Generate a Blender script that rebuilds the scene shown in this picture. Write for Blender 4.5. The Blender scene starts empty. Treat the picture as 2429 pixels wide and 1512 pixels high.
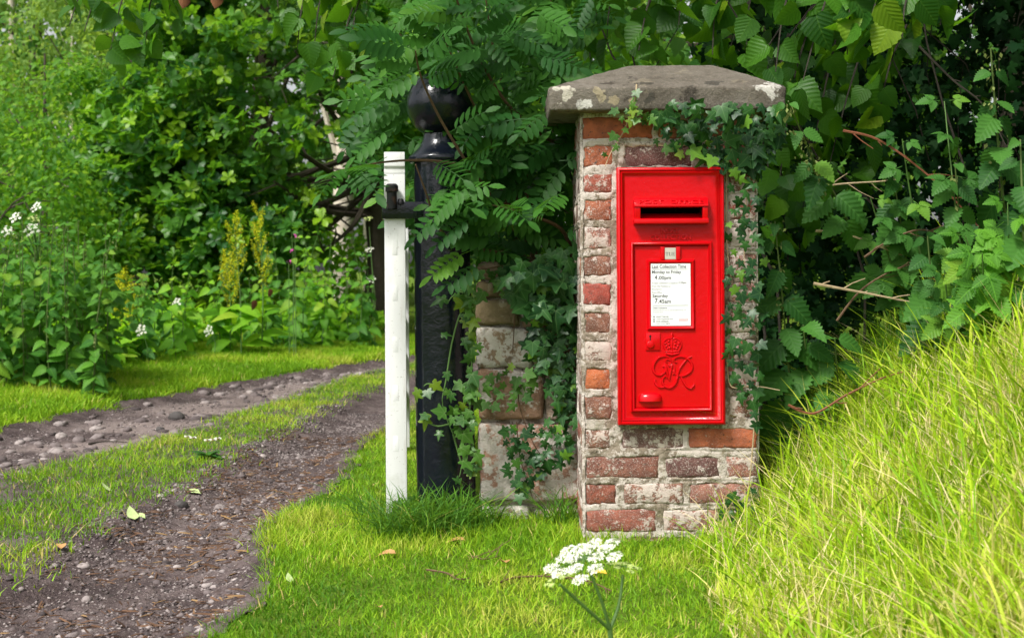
import bpy, bmesh, math, random
import numpy as np
from mathutils import Vector, Matrix

rng = np.random.default_rng(7)
random.seed(7)
S = bpy.context.scene
COL = S.collection
R_ = math.radians

# ------------------------------------------------------------------ camera
K = 1.15e-3 / 3.9            # metres per photo unit (2429 wide) per metre of distance
EYE = 0.74
HU, HV = 1214.5, 640.0       # optical axis on the 2429x1512 photo
ROLL = 0.0065
cam_d = bpy.data.cameras.new('camera')
cam_d.sensor_width = 36.0
cam_d.lens = 36.0 / (2429 * K)
cam_d.shift_y = -(756 - HV) / 2429
cam_d.clip_start = 0.05
cam_d.clip_end = 2000
cam_d.dof.use_dof = True
cam_d.dof.focus_distance = 3.95
cam_d.dof.aperture_fstop = 8.0
cam = bpy.data.objects.new('camera', cam_d)
cam.location = (0, 0, EYE)
cam.rotation_euler = (Matrix.Rotation(math.pi / 2, 3, 'X') @ Matrix.Rotation(-ROLL, 3, 'Z')).to_euler()
COL.objects.link(cam)
S.camera = cam

# ------------------------------------------------------------------ sky, sun, exposure
SUN_EL, SUN_AZ = R_(52), R_(-142)       # azimuth from +Y, clockwise: behind and left of the camera
w = bpy.data.worlds.new('World'); S.world = w; w.use_nodes = True
nt = w.node_tree
for n in list(nt.nodes): nt.nodes.remove(n)
sky = nt.nodes.new('ShaderNodeTexSky'); sky.sky_type = 'NISHITA'; sky.sun_disc = False
sky.sun_elevation = SUN_EL; sky.sun_rotation = SUN_AZ
sky.dust_density = 4.0; sky.ozone_density = 1.0
hs = nt.nodes.new('ShaderNodeHueSaturation'); hs.inputs['Saturation'].default_value = 0.15
bg = nt.nodes.new('ShaderNodeBackground'); bg.inputs['Strength'].default_value = 0.068
wo = nt.nodes.new('ShaderNodeOutputWorld')
nt.links.new(sky.outputs[0], hs.inputs['Color']); nt.links.new(hs.outputs[0], bg.inputs[0]); nt.links.new(bg.outputs[0], wo.inputs[0])
sd = bpy.data.lights.new('sun', 'SUN'); sd.energy = 1.5; sd.angle = R_(11); sd.color = (1.0, 0.96, 0.9)
so = bpy.data.objects.new('sun', sd); COL.objects.link(so)
sdir = Vector((math.sin(SUN_AZ) * math.cos(SUN_EL), math.cos(SUN_AZ) * math.cos(SUN_EL), math.sin(SUN_EL)))
so.rotation_euler = sdir.to_track_quat('Z', 'Y').to_euler(); so.location = sdir * 20
S.view_settings.view_transform = 'Standard'; S.view_settings.look = 'None'
S.view_settings.gamma = 1.0; S.view_settings.use_curve_mapping = False
S.view_settings.exposure = 1.5
S.render.engine = 'CYCLES'
S.cycles.max_bounces = 8; S.cycles.diffuse_bounces = 3; S.cycles.transparent_max_bounces = 8; S.cycles.transmission_bounces = 6

# ------------------------------------------------------------------ helpers
def P(u, v, d):
    """a place d metres ahead of the camera, seen at photo position (u, v)"""
    du, dv = u - HU, v - HV
    c, s = math.cos(ROLL), math.sin(ROLL)
    x = du * c - dv * s; y = du * s + dv * c
    return Vector((x * K * d, d, EYE - y * K * d))

def proj(p):
    p = np.asarray(p, float)
    y = np.maximum(p[..., 1], 1e-3)
    return HU + p[..., 0] / (K * y), HV + (EYE - p[..., 2]) / (K * y)

def sstep(a, b, x):
    t = np.clip((np.asarray(x, float) - a) / (b - a), 0, 1)
    return t * t * (3 - 2 * t)

def _h(ix, iy, iz, seed):
    h = (ix.astype(np.int64) * 374761393 + iy.astype(np.int64) * 668265263 + iz.astype(np.int64) * 2147483647 + seed * 974711) & 0x7fffffff
    h = ((h ^ (h >> 13)) * 1274126177) & 0x7fffffff
    h = (h ^ (h >> 16)) & 0xffff
    return h / 65535.0

def vnoise(x, y, z=0.0, seed=0):
    """value noise in 0..1"""
    x, y, z = np.broadcast_arrays(np.asarray(x, float), np.asarray(y, float), np.asarray(z, float))
    xi, yi, zi = np.floor(x), np.floor(y), np.floor(z)
    fx, fy, fz = x - xi, y - yi, z - zi
    fx = fx * fx * (3 - 2 * fx); fy = fy * fy * (3 - 2 * fy); fz = fz * fz * (3 - 2 * fz)
    xi, yi, zi = xi.astype(np.int64), yi.astype(np.int64), zi.astype(np.int64)
    r = 0
    for dx in (0, 1):
        for dy in (0, 1):
            for dz in (0, 1):
                r = r + _h(xi + dx, yi + dy, zi + dz, seed) * (fx if dx else 1 - fx) * (fy if dy else 1 - fy) * (fz if dz else 1 - fz)
    return r

def fbm(x, y, z=0.0, seed=0, oct=3):
    a, r, t = 1.0, 0, 0
    for i in range(oct):
        r = r + a * vnoise(np.asarray(x) * 2**i, np.asarray(y) * 2**i, np.asarray(z) * 2**i, seed + i); t += a; a *= 0.5
    return r / t

def mesh_np(name, V, LV, LS, uv=None, rnd=None, smooth=True):
    """mesh from vertex array, flat loop vertex array and loop start array"""
    me = bpy.data.meshes.new(name)
    me.vertices.add(len(V)); me.vertices.foreach_set('co', np.ascontiguousarray(V, np.float32).ravel())
    me.loops.add(len(LV)); me.loops.foreach_set('vertex_index', np.ascontiguousarray(LV, np.int32))
    me.polygons.add(len(LS)); me.polygons.foreach_set('loop_start', np.ascontiguousarray(LS, np.int32))
    if smooth: me.polygons.foreach_set('use_smooth', np.ones(len(LS), bool))
    if uv is not None:
        l = me.uv_layers.new(name='UVMap'); l.data.foreach_set('uv', np.ascontiguousarray(uv, np.float32).ravel())
    if rnd is not None:
        a = me.attributes.new('rnd', 'FLOAT', 'POINT'); a.data.foreach_set('value', np.ascontiguousarray(rnd, np.float32))
    me.update(calc_edges=True)
    return me

def mesh_py(name, V, F, smooth=False):
    me = bpy.data.meshes.new(name); me.from_pydata([tuple(v) for v in V], [], F)
    if smooth:
        for p in me.polygons: p.use_smooth = True
    me.update(); return me

def link(name, me, mat=None, parent=None, loc=(0, 0, 0)):
    o = bpy.data.objects.new(name, me); COL.objects.link(o)
    o.location = loc
    if parent: o.parent = parent
    if mat is not None and me is not None and not me.materials: me.materials.append(mat)
    return o

def tag(o, label, cat, group=None):
    o['label'] = label; o['category'] = cat
    if group: o['group'] = group
    return o

def thing(name, label, cat, loc=(0, 0, 0), group=None):
    o = bpy.data.objects.new(name, None); COL.objects.link(o); o.location = loc
    o.empty_display_size = 0.1
    return tag(o, label, cat, group)

def grid_mesh(name, X, Y, Z, flip=False, mask=None, smooth=True):
    """quad sheet from 2-D coordinate arrays"""
    n, m = X.shape
    V = np.stack([X, Y, Z], -1).reshape(-1, 3)
    i, j = np.meshgrid(np.arange(n - 1), np.arange(m - 1), indexing='ij')
    a = i * m + j; q = np.stack([a, a + m, a + m + 1, a + 1], -1)
    if mask is not None: q = q[mask]
    q = q.reshape(-1, 4)
    if flip: q = q[:, ::-1]
    return mesh_np(name, V, q.ravel(), np.arange(len(q)) * 4, smooth=smooth)

class MB:
    """collects simple shapes into one mesh"""
    def __init__(s): s.V = []; s.F = []
    def add(s, V, F):
        b = len(s.V); s.V += [Vector(v) for v in V]; s.F += [tuple(i + b for i in f) for f in F]; return s
    def box(s, x0, x1, y0, y1, z0, z1):
        return s.add([(x0,y0,z0),(x1,y0,z0),(x1,y1,z0),(x0,y1,z0),(x0,y0,z1),(x1,y0,z1),(x1,y1,z1),(x0,y1,z1)],
                     [(0,3,2,1),(4,5,6,7),(0,1,5,4),(1,2,6,5),(2,3,7,6),(3,0,4,7)])
    def tube(s, pts, rad, n=6, cap=True):
        pts = [Vector(p) for p in pts]
        if not hasattr(rad, '__len__'): rad = [rad] * len(pts)
        V = []; F = []; ref = None
        for i, p in enumerate(pts):
            t = (pts[min(i + 1, len(pts) - 1)] - pts[max(i - 1, 0)])
            t = t.normalized() if t.length > 1e-9 else Vector((0, 0, 1))
            if ref is None:
                ref = Vector((0, 0, 1)) if abs(t.z) < 0.9 else Vector((1, 0, 0))
            x = (ref - t * ref.dot(t))
            x = x.normalized() if x.length > 1e-6 else t.orthogonal().normalized()
            ref = x; y = t.cross(x)
            for k in range(n):
                a = 2 * math.pi * k / n
                V.append(p + (x * math.cos(a) + y * math.sin(a)) * rad[i])
        for i in range(len(pts) - 1):
            for k in range(n):
                k2 = (k + 1) % n
                F.append((i*n+k, i*n+k2, (i+1)*n+k2, (i+1)*n+k))
        if cap:
            F.append(tuple(range(n - 1, -1, -1))); F.append(tuple((len(pts)-1)*n + k for k in range(n)))
        return s.add(V, F)
    def lathe(s, prof, c=(0, 0), n=32, z0=0):
        V = []; F = []
        for r, z in prof:
            for k in range(n):
                a = 2 * math.pi * k / n
                V.append((c[0] + r * math.cos(a), c[1] + r * math.sin(a), z0 + z))
        for i in range(len(prof) - 1):
            for k in range(n):
                k2 = (k + 1) % n
                F.append((i*n+k, i*n+k2, (i+1)*n+k2, (i+1)*n+k))
        F.append(tuple(range(n - 1, -1, -1))); F.append(tuple((len(prof)-1)*n + k for k in range(n)))
        return s.add(V, F)
    def rings(s, x0, x1, z0, z1, prof, fill=True, hole=None):
        """mitred moulding in the XZ plane: prof = [(inset, depth y)]"""
        V = []; F = []
        for ins, y in prof:
            V += [(x0+ins, y, z0+ins), (x1-ins, y, z0+ins), (x1-ins, y, z1-ins), (x0+ins, y, z1-ins)]
        for i in range(len(prof) - 1):
            for k in range(4):
                k2 = (k + 1) % 4
                F.append((i*4+k, i*4+k2, (i+1)*4+k2, (i+1)*4+k))
        b = (len(prof) - 1) * 4
        if hole:
            hx0, hx1, hz0, hz1 = hole; y = prof[-1][1]; c = len(V)
            V += [(hx0, y, hz0), (hx1, y, hz0), (hx1, y, hz1), (hx0, y, hz1)]
            for k in range(4):
                k2 = (k + 1) % 4
                F.append((b+k, b+k2, c+k2, c+k))
        elif fill:
            F.append((b, b+1, b+2, b+3))
        return s.add(V, F)
    def mesh(s, name, bevel=0, seg=2, smooth=False, angle=40):
        me = mesh_py(name, s.V, s.F, smooth)
        if bevel:
            bm = bmesh.new(); bm.from_mesh(me)
            es = [e for e in bm.edges if len(e.link_faces) == 2 and e.calc_face_angle(0) > R_(25)]
            bmesh.ops.bevel(bm, geom=es, offset=bevel, segments=seg, profile=0.6, affect='EDGES', clamp_overlap=True)
            bm.to_mesh(me); bm.free()
            for p in me.polygons: p.use_smooth = True
        if bevel or smooth:
            try: me.set_sharp_from_angle(angle=R_(angle))
            except Exception: pass
        return me

# ------------------------------------------------------------------ materials
class G:
    def __init__(s, name):
        s.m = bpy.data.materials.new(name); s.m.use_nodes = True; s.t = s.m.node_tree
        for n in list(s.t.nodes): s.t.nodes.remove(n)
        s.out = s.t.nodes.new('ShaderNodeOutputMaterial')
    def n(s, typ, **kw):
        nd = s.t.nodes.new('ShaderNode' + typ)
        for k, v in kw.items(): setattr(nd, k, v)
        return nd
    def put(s, sock, v):
        if v is None: return
        if hasattr(v, 'is_linked'): s.t.links.new(v, sock)
        elif isinstance(v, (tuple, list)) and len(v) == 3 and sock.type == 'RGBA': sock.default_value = (*v, 1)
        else: sock.default_value = v
    def math(s, op, a, b=None, c=None, clamp=False):
        nd = s.n('Math', operation=op, use_clamp=clamp)
        for i, v in enumerate((a, b, c)): s.put(nd.inputs[i], v) if v is not None else None
        return nd.outputs[0]
    def mix(s, f, a, b, mode='MIX'):
        nd = s.n('Mix', data_type='RGBA', blend_type=mode)
        s.put(nd.inputs[0], f); s.put(nd.inputs[6], a); s.put(nd.inputs[7], b); return nd.outputs[2]
    def pos(s): return s.n('NewGeometry').outputs['Position']
    def noise(s, scale, detail=3, vec=None, rough=0.55, dist=0.0):
        nd = s.n('TexNoise'); s.put(nd.inputs['Vector'], vec if vec is not None else s.pos())
        nd.inputs['Scale'].default_value = scale; nd.inputs['Detail'].default_value = detail
        nd.inputs['Roughness'].default_value = rough; nd.inputs['Distortion'].default_value = dist
        return nd.outputs[0]
    def ramp(s, f, lo, hi, a=0.0, b=1.0):
        nd = s.n('MapRange', interpolation_type='SMOOTHSTEP'); s.put(nd.inputs[0], f)
        s.put(nd.inputs[1], lo); s.put(nd.inputs[2], hi); nd.inputs[3].default_value = a; nd.inputs[4].default_value = b
        return nd.outputs[0]
    def cramp(s, f, stops):
        nd = s.n('ValToRGB'); s.put(nd.inputs[0], f); e = nd.color_ramp.elements
        while len(e) < len(stops): e.new(0.5)
        for el, (p, c) in zip(e, stops): el.position = p; el.color = (*c, 1)
        return nd.outputs[0]
    def bump(s, h, strength=0.5, dist=0.01, normal=None):
        nd = s.n('Bump'); nd.inputs['Strength'].default_value = strength; nd.inputs['Distance'].default_value = dist
        s.put(nd.inputs['Height'], h)
        if normal is not None: s.put(nd.inputs['Normal'], normal)
        return nd.outputs[0]
    def prin(s, col, rough=0.6, normal=None, spec=0.5, metal=0.0, coat=0.0):
        nd = s.n('BsdfPrincipled'); s.put(nd.inputs['Base Color'], col); s.put(nd.inputs['Roughness'], rough)
        nd.inputs['Specular IOR Level'].default_value = spec; nd.inputs['Metallic'].default_value = metal
        nd.inputs['Coat Weight'].default_value = coat; nd.inputs['Coat Roughness'].default_value = 0.12
        if normal is not None:
            s.put(nd.inputs['Normal'], normal)
        return nd.outputs[0]
    def done(s, sh): s.t.links.new(sh, s.out.inputs[0]); return s.m

def simple(name, col, rough=0.6, var=0.25, scale=20, bump=0.0, bscale=80, spec=0.4):
    g = G(name); f = g.noise(scale, 4)
    c = g.mix(f, tuple(x * (1 - var) for x in col), tuple(min(1, x * (1 + var)) for x in col))
    nrm = g.bump(g.noise(bscale, 3), bump, 0.01) if bump else None
    return g.done(g.prin(c, rough, nrm, spec))

def leaf_mat(name, dark, light, odd=None, trans=0.3, rough=0.45, vein=None, veincol=None, spec=0.4, oddp=0.93, tcol=None, dry=None):
    g = G(name)
    at = g.n('Attribute'); at.attribute_name = 'rnd'
    oi = g.n('ObjectInfo')
    r = g.math('FRACT', g.math('ADD', at.outputs['Fac'], oi.outputs['Random']))
    c = g.mix(g.ramp(r, 0.0, 0.9), dark, light)
    if odd: c = g.mix(g.ramp(r, oddp, oddp + 0.03), c, odd)
    c = g.mix(g.math('MULTIPLY', g.noise(60, 2), 0.5), c, tuple(x * 0.6 for x in dark))
    nrm = None
    if vein:
        uv = g.n('UVMap').outputs[0]; sp = g.n('SeparateXYZ'); g.put(sp.inputs[0], uv)
        x = g.math('ABSOLUTE', sp.outputs[0]); y = sp.outputs[1]
        if vein == 'ivy':
            th = g.math('ARCTAN2', x, g.math('ADD', y, 0.02))
            rr = g.math('SQRT', g.math('ADD', g.math('MULTIPLY', x, x), g.math('MULTIPLY', y, y)))
            dd = g.math('MULTIPLY', g.math('ABSOLUTE', g.math('SINE', g.math('MULTIPLY', th, math.pi / 0.87))), rr)
            vv = g.ramp(dd, 0.015, 0.07, 1.0, 0.0)
        else:
            fr = g.math('SINE', g.math('MULTIPLY', g.math('SUBTRACT', y, g.math('MULTIPLY', x, 0.8)), 44.0))
            sv = g.math('MULTIPLY', g.ramp(fr, 0.6, 1.0), 0.45)
            mv = g.ramp(x, 0.006, 0.028, 1.0, 0.0)
            vv = g.math('MAXIMUM', sv, mv)
            nrm = g.bump(fr, 0.2, 0.003)
        c = g.mix(g.math('MULTIPLY', vv, 0.42 if vein == 'ivy' else .3), c, veincol or tuple(min(1, q * 2.2) for q in light))
    sh = g.prin(c, rough, nrm, spec * .55)
    tr = g.n('BsdfTranslucent')
    g.put(tr.inputs[0], g.mix(0.75, c, tcol or (light[0] * 1.9, light[1] * 1.8, light[2] * 0.7)))
    ms = g.n('MixShader'); ms.inputs[0].default_value = trans
    g.t.links.new(sh, ms.inputs[1]); g.t.links.new(tr.outputs[0], ms.inputs[2])
    return g.done(ms.outputs[0])

def grass_mat(name, stops, trans=0.3, rough=0.5):
    g = G(name)
    at = g.n('Attribute'); at.attribute_name = 'rnd'
    c = g.cramp(at.outputs['Fac'], stops)
    sh = g.prin(c, rough, None, 0.15)
    tr = g.n('BsdfTranslucent'); g.put(tr.inputs[0], g.mix(0.3, c, (0.45, 0.62, 0.01)))
    ms = g.n('MixShader'); ms.inputs[0].default_value = trans
    g.t.links.new(sh, ms.inputs[1]); g.t.links.new(tr.outputs[0], ms.inputs[2])
    return g.done(ms.outputs[0])

M = {}
M['ivy'] = leaf_mat('ivy leaf', (0.012, 0.05, 0.016), (0.035, 0.12, 0.022), (0.12, 0.26, 0.02), 0.14, 0.36, 'ivy', (0.15, 0.28, 0.09), 0.42, 0.9)
M['ivy_fresh'] = leaf_mat('fresh ivy leaf', (0.03, 0.10, 0.018), (0.09, 0.22, 0.03), (0.2, 0.3, 0.02), 0.25, 0.35, 'ivy', (0.25, 0.36, 0.14), 0.5, 0.9)
M['ivy_dark'] = leaf_mat('ivy leaf with painted shade', (0.006, 0.028, 0.009), (0.016, 0.06, 0.012), None, 0.08, 0.55, None, None, .12)  # darker copy of the ivy leaf, hedge shade put into its colour
M['catkin'] = simple('nettle catkin', (0.16, 0.20, 0.05), 0.8, 0.2, 60)
M['rowan'] = leaf_mat('rowan leaf', (0.018, 0.08, 0.014), (0.058, 0.185, 0.022), (0.12, 0.28, 0.02), 0.3, 0.5, None, None, 0.35)
M['lime'] = leaf_mat('lime leaf', (0.016, 0.07, 0.010), (0.075, 0.22, 0.016), (0.24, 0.38, 0.016), 0.42, 0.42, 'feather', (0.12, 0.27, 0.03), 0.4, 0.93, tcol=(0.19, 0.46, 0.010))
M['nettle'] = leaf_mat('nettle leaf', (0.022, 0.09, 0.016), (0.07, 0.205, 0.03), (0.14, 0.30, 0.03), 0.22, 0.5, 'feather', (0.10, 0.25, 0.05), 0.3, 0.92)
M['nettle_sun_tone'] = leaf_mat('nettle leaf with painted sun', (0.03, 0.12, 0.018), (0.12, 0.30, 0.03), (0.22, 0.38, 0.03), 0.35, 0.5, 'feather', None, 0.3, 0.9)  # lighter copy of the nettle leaf, open light put into its colour
M['raspberry'] = leaf_mat('raspberry leaf', (0.05, 0.16, 0.018), (0.13, 0.33, 0.03), (0.22, 0.38, 0.03), 0.35, 0.5, 'feather', None, 0.3, 0.9)
M['oak'] = leaf_mat('oak leaf', (0.022, 0.095, 0.022), (0.13, 0.32, 0.028), (0.28, 0.50, 0.014), 0.4, 0.4, None, None, 0.55, 0.78)
M['wood_leaf'] = leaf_mat('woodland leaf', (0.035, 0.12, 0.025), (0.13, 0.29, 0.04), (0.23, 0.38, 0.03), 0.38, 0.55, None, None, 0.3, 0.85)
M['wood_pale'] = leaf_mat('birch leaf', (0.10, 0.20, 0.045), (0.27, 0.42, 0.09), (0.33, 0.45, 0.06), 0.42, 0.55, None, None, 0.3, 0.9)
M['shrub'] = leaf_mat('shrub leaf', (0.05, 0.16, 0.02), (0.17, 0.37, 0.035), (0.26, 0.44, 0.02), 0.42, 0.5, None, None, 0.3, 0.85)
M['herb'] = leaf_mat('verge herb leaf', (0.09, 0.25, 0.018), (0.25, 0.50, 0.025), (0.36, 0.52, 0.04), 0.42, 0.5, None, None, 0.3, 0.9)
M['dock_seed'] = leaf_mat('dock seed', (0.42, 0.50, 0.02), (0.62, 0.62, 0.03), (0.55, 0.33, 0.03), 0.25, 0.7, None, None, 0.2)
M['umbel'] = simple('white florets', (0.78, 0.78, 0.66), 0.7, 0.06, 60)
M['umbel_green'] = simple('green florets', (0.42, 0.52, 0.16), 0.7, 0.15, 60)
M['stem_green'] = simple('green stem', (0.09, 0.18, 0.04), 0.6, 0.25, 30)
M['stem_nettle'] = simple('nettle stem', (0.10, 0.15, 0.04), 0.6, 0.25, 30)
M['stem_brown'] = simple('brown twig', (0.13, 0.075, 0.04), 0.7, 0.35, 40, 0.3)
M['stem_red'] = simple('reddish cane', (0.20, 0.07, 0.035), 0.6, 0.35, 40, 0.3)
M['stem_pale'] = simple('dead pale twig', (0.42, 0.32, 0.19), 0.75, 0.25, 40, 0.3)
M['stem_dark'] = simple('dark twig', (0.035, 0.028, 0.02), 0.8, 0.3, 40, 0.3)
M['bark'] = simple('oak bark', (0.07, 0.055, 0.04), 0.9, 0.45, 14, 0.8, 40)
M['dead_leaf'] = simple('dead brown leaf', (0.15, 0.055, 0.018), 0.8, 0.5, 30, 0.2)
M['yellow_leaf'] = simple('yellow fallen leaf', (0.62, 0.40, 0.04), 0.6, 0.2, 50, 0.2)
M['tan_leaf'] = simple('tan fallen leaf', (0.48, 0.26, 0.10), 0.7, 0.25, 50, 0.2)
M['pale_leaf'] = simple('pale fallen leaf', (0.42, 0.52, 0.22), 0.6, 0.2, 50, 0.2)
M['hole_shade'] = simple('painted hole shade', (0.004, 0.003, 0.003), 0.9, 0.1, 10)  # near-black colour stands in for the shade inside slot and keyhole
M['pink'] = simple('pink petal', (0.55, 0.08, 0.35), 0.6, 0.2, 40)
GREEN = [(0.0, (0.05, 0.15, 0.010)), (0.3, (0.12, 0.28, 0.013)), (0.65, (0.24, 0.44, 0.018)), (0.9, (0.40, 0.53, 0.035)), (1.0, (0.58, 0.46, 0.17))]
M['lawn'] = grass_mat('mown grass blade', GREEN)
M['bank'] = grass_mat('long grass blade', [(0.0, (0.12, 0.28, 0.009)), (0.3, (0.26, 0.46, 0.014)), (0.6, (0.42, 0.60, 0.025)), (0.82, (0.56, 0.64, 0.07)), (0.9, (0.74, 0.62, 0.26)), (1.0, (0.80, 0.68, 0.40))])
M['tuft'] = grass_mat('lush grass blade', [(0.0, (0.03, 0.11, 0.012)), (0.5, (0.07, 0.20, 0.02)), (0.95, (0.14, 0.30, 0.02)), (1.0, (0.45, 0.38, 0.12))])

# ------------------------------------------------------------------ lane lines and ground height
LY = [0, 2, 3, 4, 5, 6, 7, 8.2, 10, 12, 14, 18, 26]
LR = [-.55, -.58, -.62, -.69, -.68, -.64, -.60, -.50, -.25, .25, .9, 2.6, 7]
LA = [-1.35, -1.33, -1.30, -1.24, -1.16, -1.08, -1.05, -1.0, -.80, -.35, .3, 2.0, 6.3]
LB = [-2.1, -2.1, -2.08, -2.02, -1.92, -1.70, -1.47, -1.38, -1.18, -.70, 0., 1.7, 6.0]
LL = [-3.0, -2.95, -2.9, -2.85, -2.75, -2.6, -2.42, -2.2, -1.8, -1.1, -.3, 1.4, 5.6]
def lane_at(y):
    wob = lambda s: (vnoise(np.asarray(y) * 2.2, 3.3, 0, s) - .5) * 0.14 + (vnoise(np.asarray(y) * 7, 1.3, 0, s) - .5) * 0.07 + (vnoise(np.asarray(y) * 19, 2.3, 0, s) - .5) * 0.04
    return [np.interp(y, LY, l) + wob(s) for l, s in ((LL, 1), (LB, 2), (LA, 3), (LR, 4))]
def bank_z(x, y):
    x = np.asarray(x, float); y = np.asarray(y, float)
    return (0.61 * sstep(.5, 1.45, x) + 0.12 * np.clip(x - 1.4, 0, 3)) * (1 - .45 * sstep(4.2, 4.9, y))
def gz(x, y, inlane=-0.02):
    x = np.asarray(x, float); y = np.asarray(y, float)
    L, B, A, Rr = lane_at(y)
    z = bank_z(x, y) + 0.07 * np.clip(L - x, 0, 4) * sstep(3, 8, y) + 0.012 * (fbm(x * 3, y * 3, 0, 11) - .5) + 0.05 * (fbm(x * .6, y * .6, 0, 12) - .5) * sstep(4.4, 7, y)
    m = sstep(L - .05, L + .06, x) * (1 - sstep(Rr - .07, Rr + .05, x))
    prof = lane_prof(x, y, L, B, A, Rr)
    return z * (1 - m) + m * (prof + inlane)
def lane_prof(x, y, L, B, A, Rr):
    rut = sstep(A - .02, A + .18, x) * (1 - sstep(Rr - .16, Rr + .02, x))
    lef = sstep(L, L + .15, x) * (1 - sstep(B - .15, B + .02, x))
    return -0.012 - .045 * rut - .03 * lef + .010 * (fbm(x * 5, y * 5, 0, 21) - .5) + .012 * (fbm(x * 16, y * 16, 0, 22) - .5)

# ground sheet: fine near the camera, coarse to the horizon
xs = np.concatenate([np.linspace(-300, -14, 14), np.linspace(-12, -4, 18), np.arange(-3.9, 2.6, .035), np.linspace(2.7, 8, 16), np.linspace(10, 300, 14)])
ys = np.concatenate([np.linspace(-60, 0, 10), np.linspace(.4, 1.8, 6), np.arange(2, 15, .05), np.linspace(15.4, 30, 20), np.linspace(35, 600, 16)])
XX, YY = np.meshgrid(xs, ys, indexing='ij')
g = G('soil and turf'); n1 = g.noise(9, 4); n2 = g.noise(70, 3)
c = g.cramp(n1, [(0.3, (0.07, 0.11, 0.012)), (0.55, (0.11, 0.19, 0.014)), (0.75, (0.16, 0.25, 0.018))])
c = g.mix(g.math('MULTIPLY', g.ramp(n2, .5, .7), .6), c, (0.05, 0.04, 0.022))
M['ground'] = g.done(g.prin(c, 0.95, g.bump(n2, 0.8, 0.02), 0.1))
o = link('ground', grid_mesh('ground', XX, YY, gz(XX, YY)), M['ground']); o['kind'] = 'structure'

# lane sheet
yl = np.concatenate([np.arange(1.6, 7, .016), np.arange(7, 14, .035), np.arange(14, 20, .2)])
tl = np.linspace(0, 1, 150)
L, B, A, Rr = lane_at(yl)
XL = (L - .02)[:, None] * (1 - tl) + (Rr + .03)[:, None] * tl
YL = np.repeat(yl[:, None], len(tl), 1)
la = [q[:, None] for q in (L, B, A, Rr)]
ZL = gz(XL, YL, 0.0) + .004 + .010 * (fbm(XL * 40, YL * 40, 0, 31) - .5) + .007 * (vnoise(XL * 90, YL * 90, 0, 35) - .5)
g = G('lane dirt'); n1 = g.noise(6, 5, rough=.65); n2 = g.noise(45, 4); n3 = g.noise(160, 2)
c = g.cramp(n1, [(0.28, (0.026, 0.018, 0.018)), (0.45, (0.070, 0.051, 0.050)), (0.6, (0.125, 0.096, 0.092)), (0.78, (0.20, 0.16, 0.155))])
c = g.mix(g.math('MULTIPLY', g.ramp(n2, .48, .7), .55), c, (0.045, 0.03, 0.024))
c = g.mix(g.math('MULTIPLY', g.ramp(n3, .58, .72), .7), c, (0.28, 0.23, 0.20))
hh = g.math('ADD', g.math('MULTIPLY', n2, .7), g.math('MULTIPLY', n3, .4))
rut = g.n('Attribute'); rut.attribute_name = 'cobbled'
c = g.mix(g.math('MULTIPLY', rut.outputs['Fac'], .9), c, g.mix(g.noise(25, 4), (0.14, 0.105, 0.095), (0.30, 0.245, 0.225)))
M['lane'] = g.done(g.prin(c, 0.9, g.bump(hh, 0.9, 0.015), 0.2))
lme = grid_mesh('lane', XL, YL, ZL, flip=True)
cob = (1 - sstep(-.2, .05, XL - la[1])) * sstep(.08, .35, XL - la[0]) * sstep(.3, .55, fbm(XL * 2.5, YL * 2.5, 0, 36))
at_ = lme.attributes.new('cobbled', 'FLOAT', 'POINT'); at_.data.foreach_set('value', cob.astype(np.float32).ravel())
lane = link('lane', lme, M['lane']); lane['kind'] = 'structure'

# ------------------------------------------------------------------ leaf templates (base at origin, tip on +Y, face +Z)
class T:
    def __init__(s, V, F):
        s.V = np.array(V, float); s.F = F
        s.LV = np.array([i for f in F for i in f]); s.n = np.array([len(f) for f in F])
        s.LS = np.concatenate([[0], np.cumsum(s.n)[:-1]])
        s.uv = s.V[:, :2].copy()
    def mesh(s, name): return mesh_np(name, s.V, s.LV, s.LS, s.uv[s.LV])

def t_join(parts):
    V = []; F = []; U = []
    for V_, F_, U_ in parts:
        b = sum(len(q) for q in V); V.append(V_); U.append(U_); F += [tuple(i + b for i in f) for f in F_]
    t = T(np.concatenate(V), F); t.uv = np.concatenate(U); return t

def t_strip(st, fold=0.25, curl=0.25, serr=0.0, twist=0.0):
    """leaf blade from stations (y, half width); serr adds teeth"""
    ys_ = [a for a, _ in st]; ws = [b for _, b in st]
    V = []; F = []
    for i, (y, wv) in enumerate(zip(ys_, ws)):
        zz = -curl * y * y
        tooth = serr * (1 if i % 2 else -1) if 0 < i < len(st) - 1 else 0
        wv2 = max(wv * (1 + tooth), 0.001)
        tw = twist * y
        V += [(-wv2, y - abs(tooth) * .06, zz + fold * wv2 - tw * wv2), (0, y, zz), (wv2, y - abs(tooth) * .06, zz + fold * wv2 + tw * wv2)]
    for i in range(len(st) - 1):
        a, b = i * 3, (i + 1) * 3
        F += [(a, a + 1, b + 1, b), (a + 1, a + 2, b + 2, b + 1)]
    return T(V, F)

def stations(f, n, y0=0.0): return [(y0 + (1 - y0) * i / (n - 1), f(i / (n - 1))) for i in range(n)]

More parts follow.
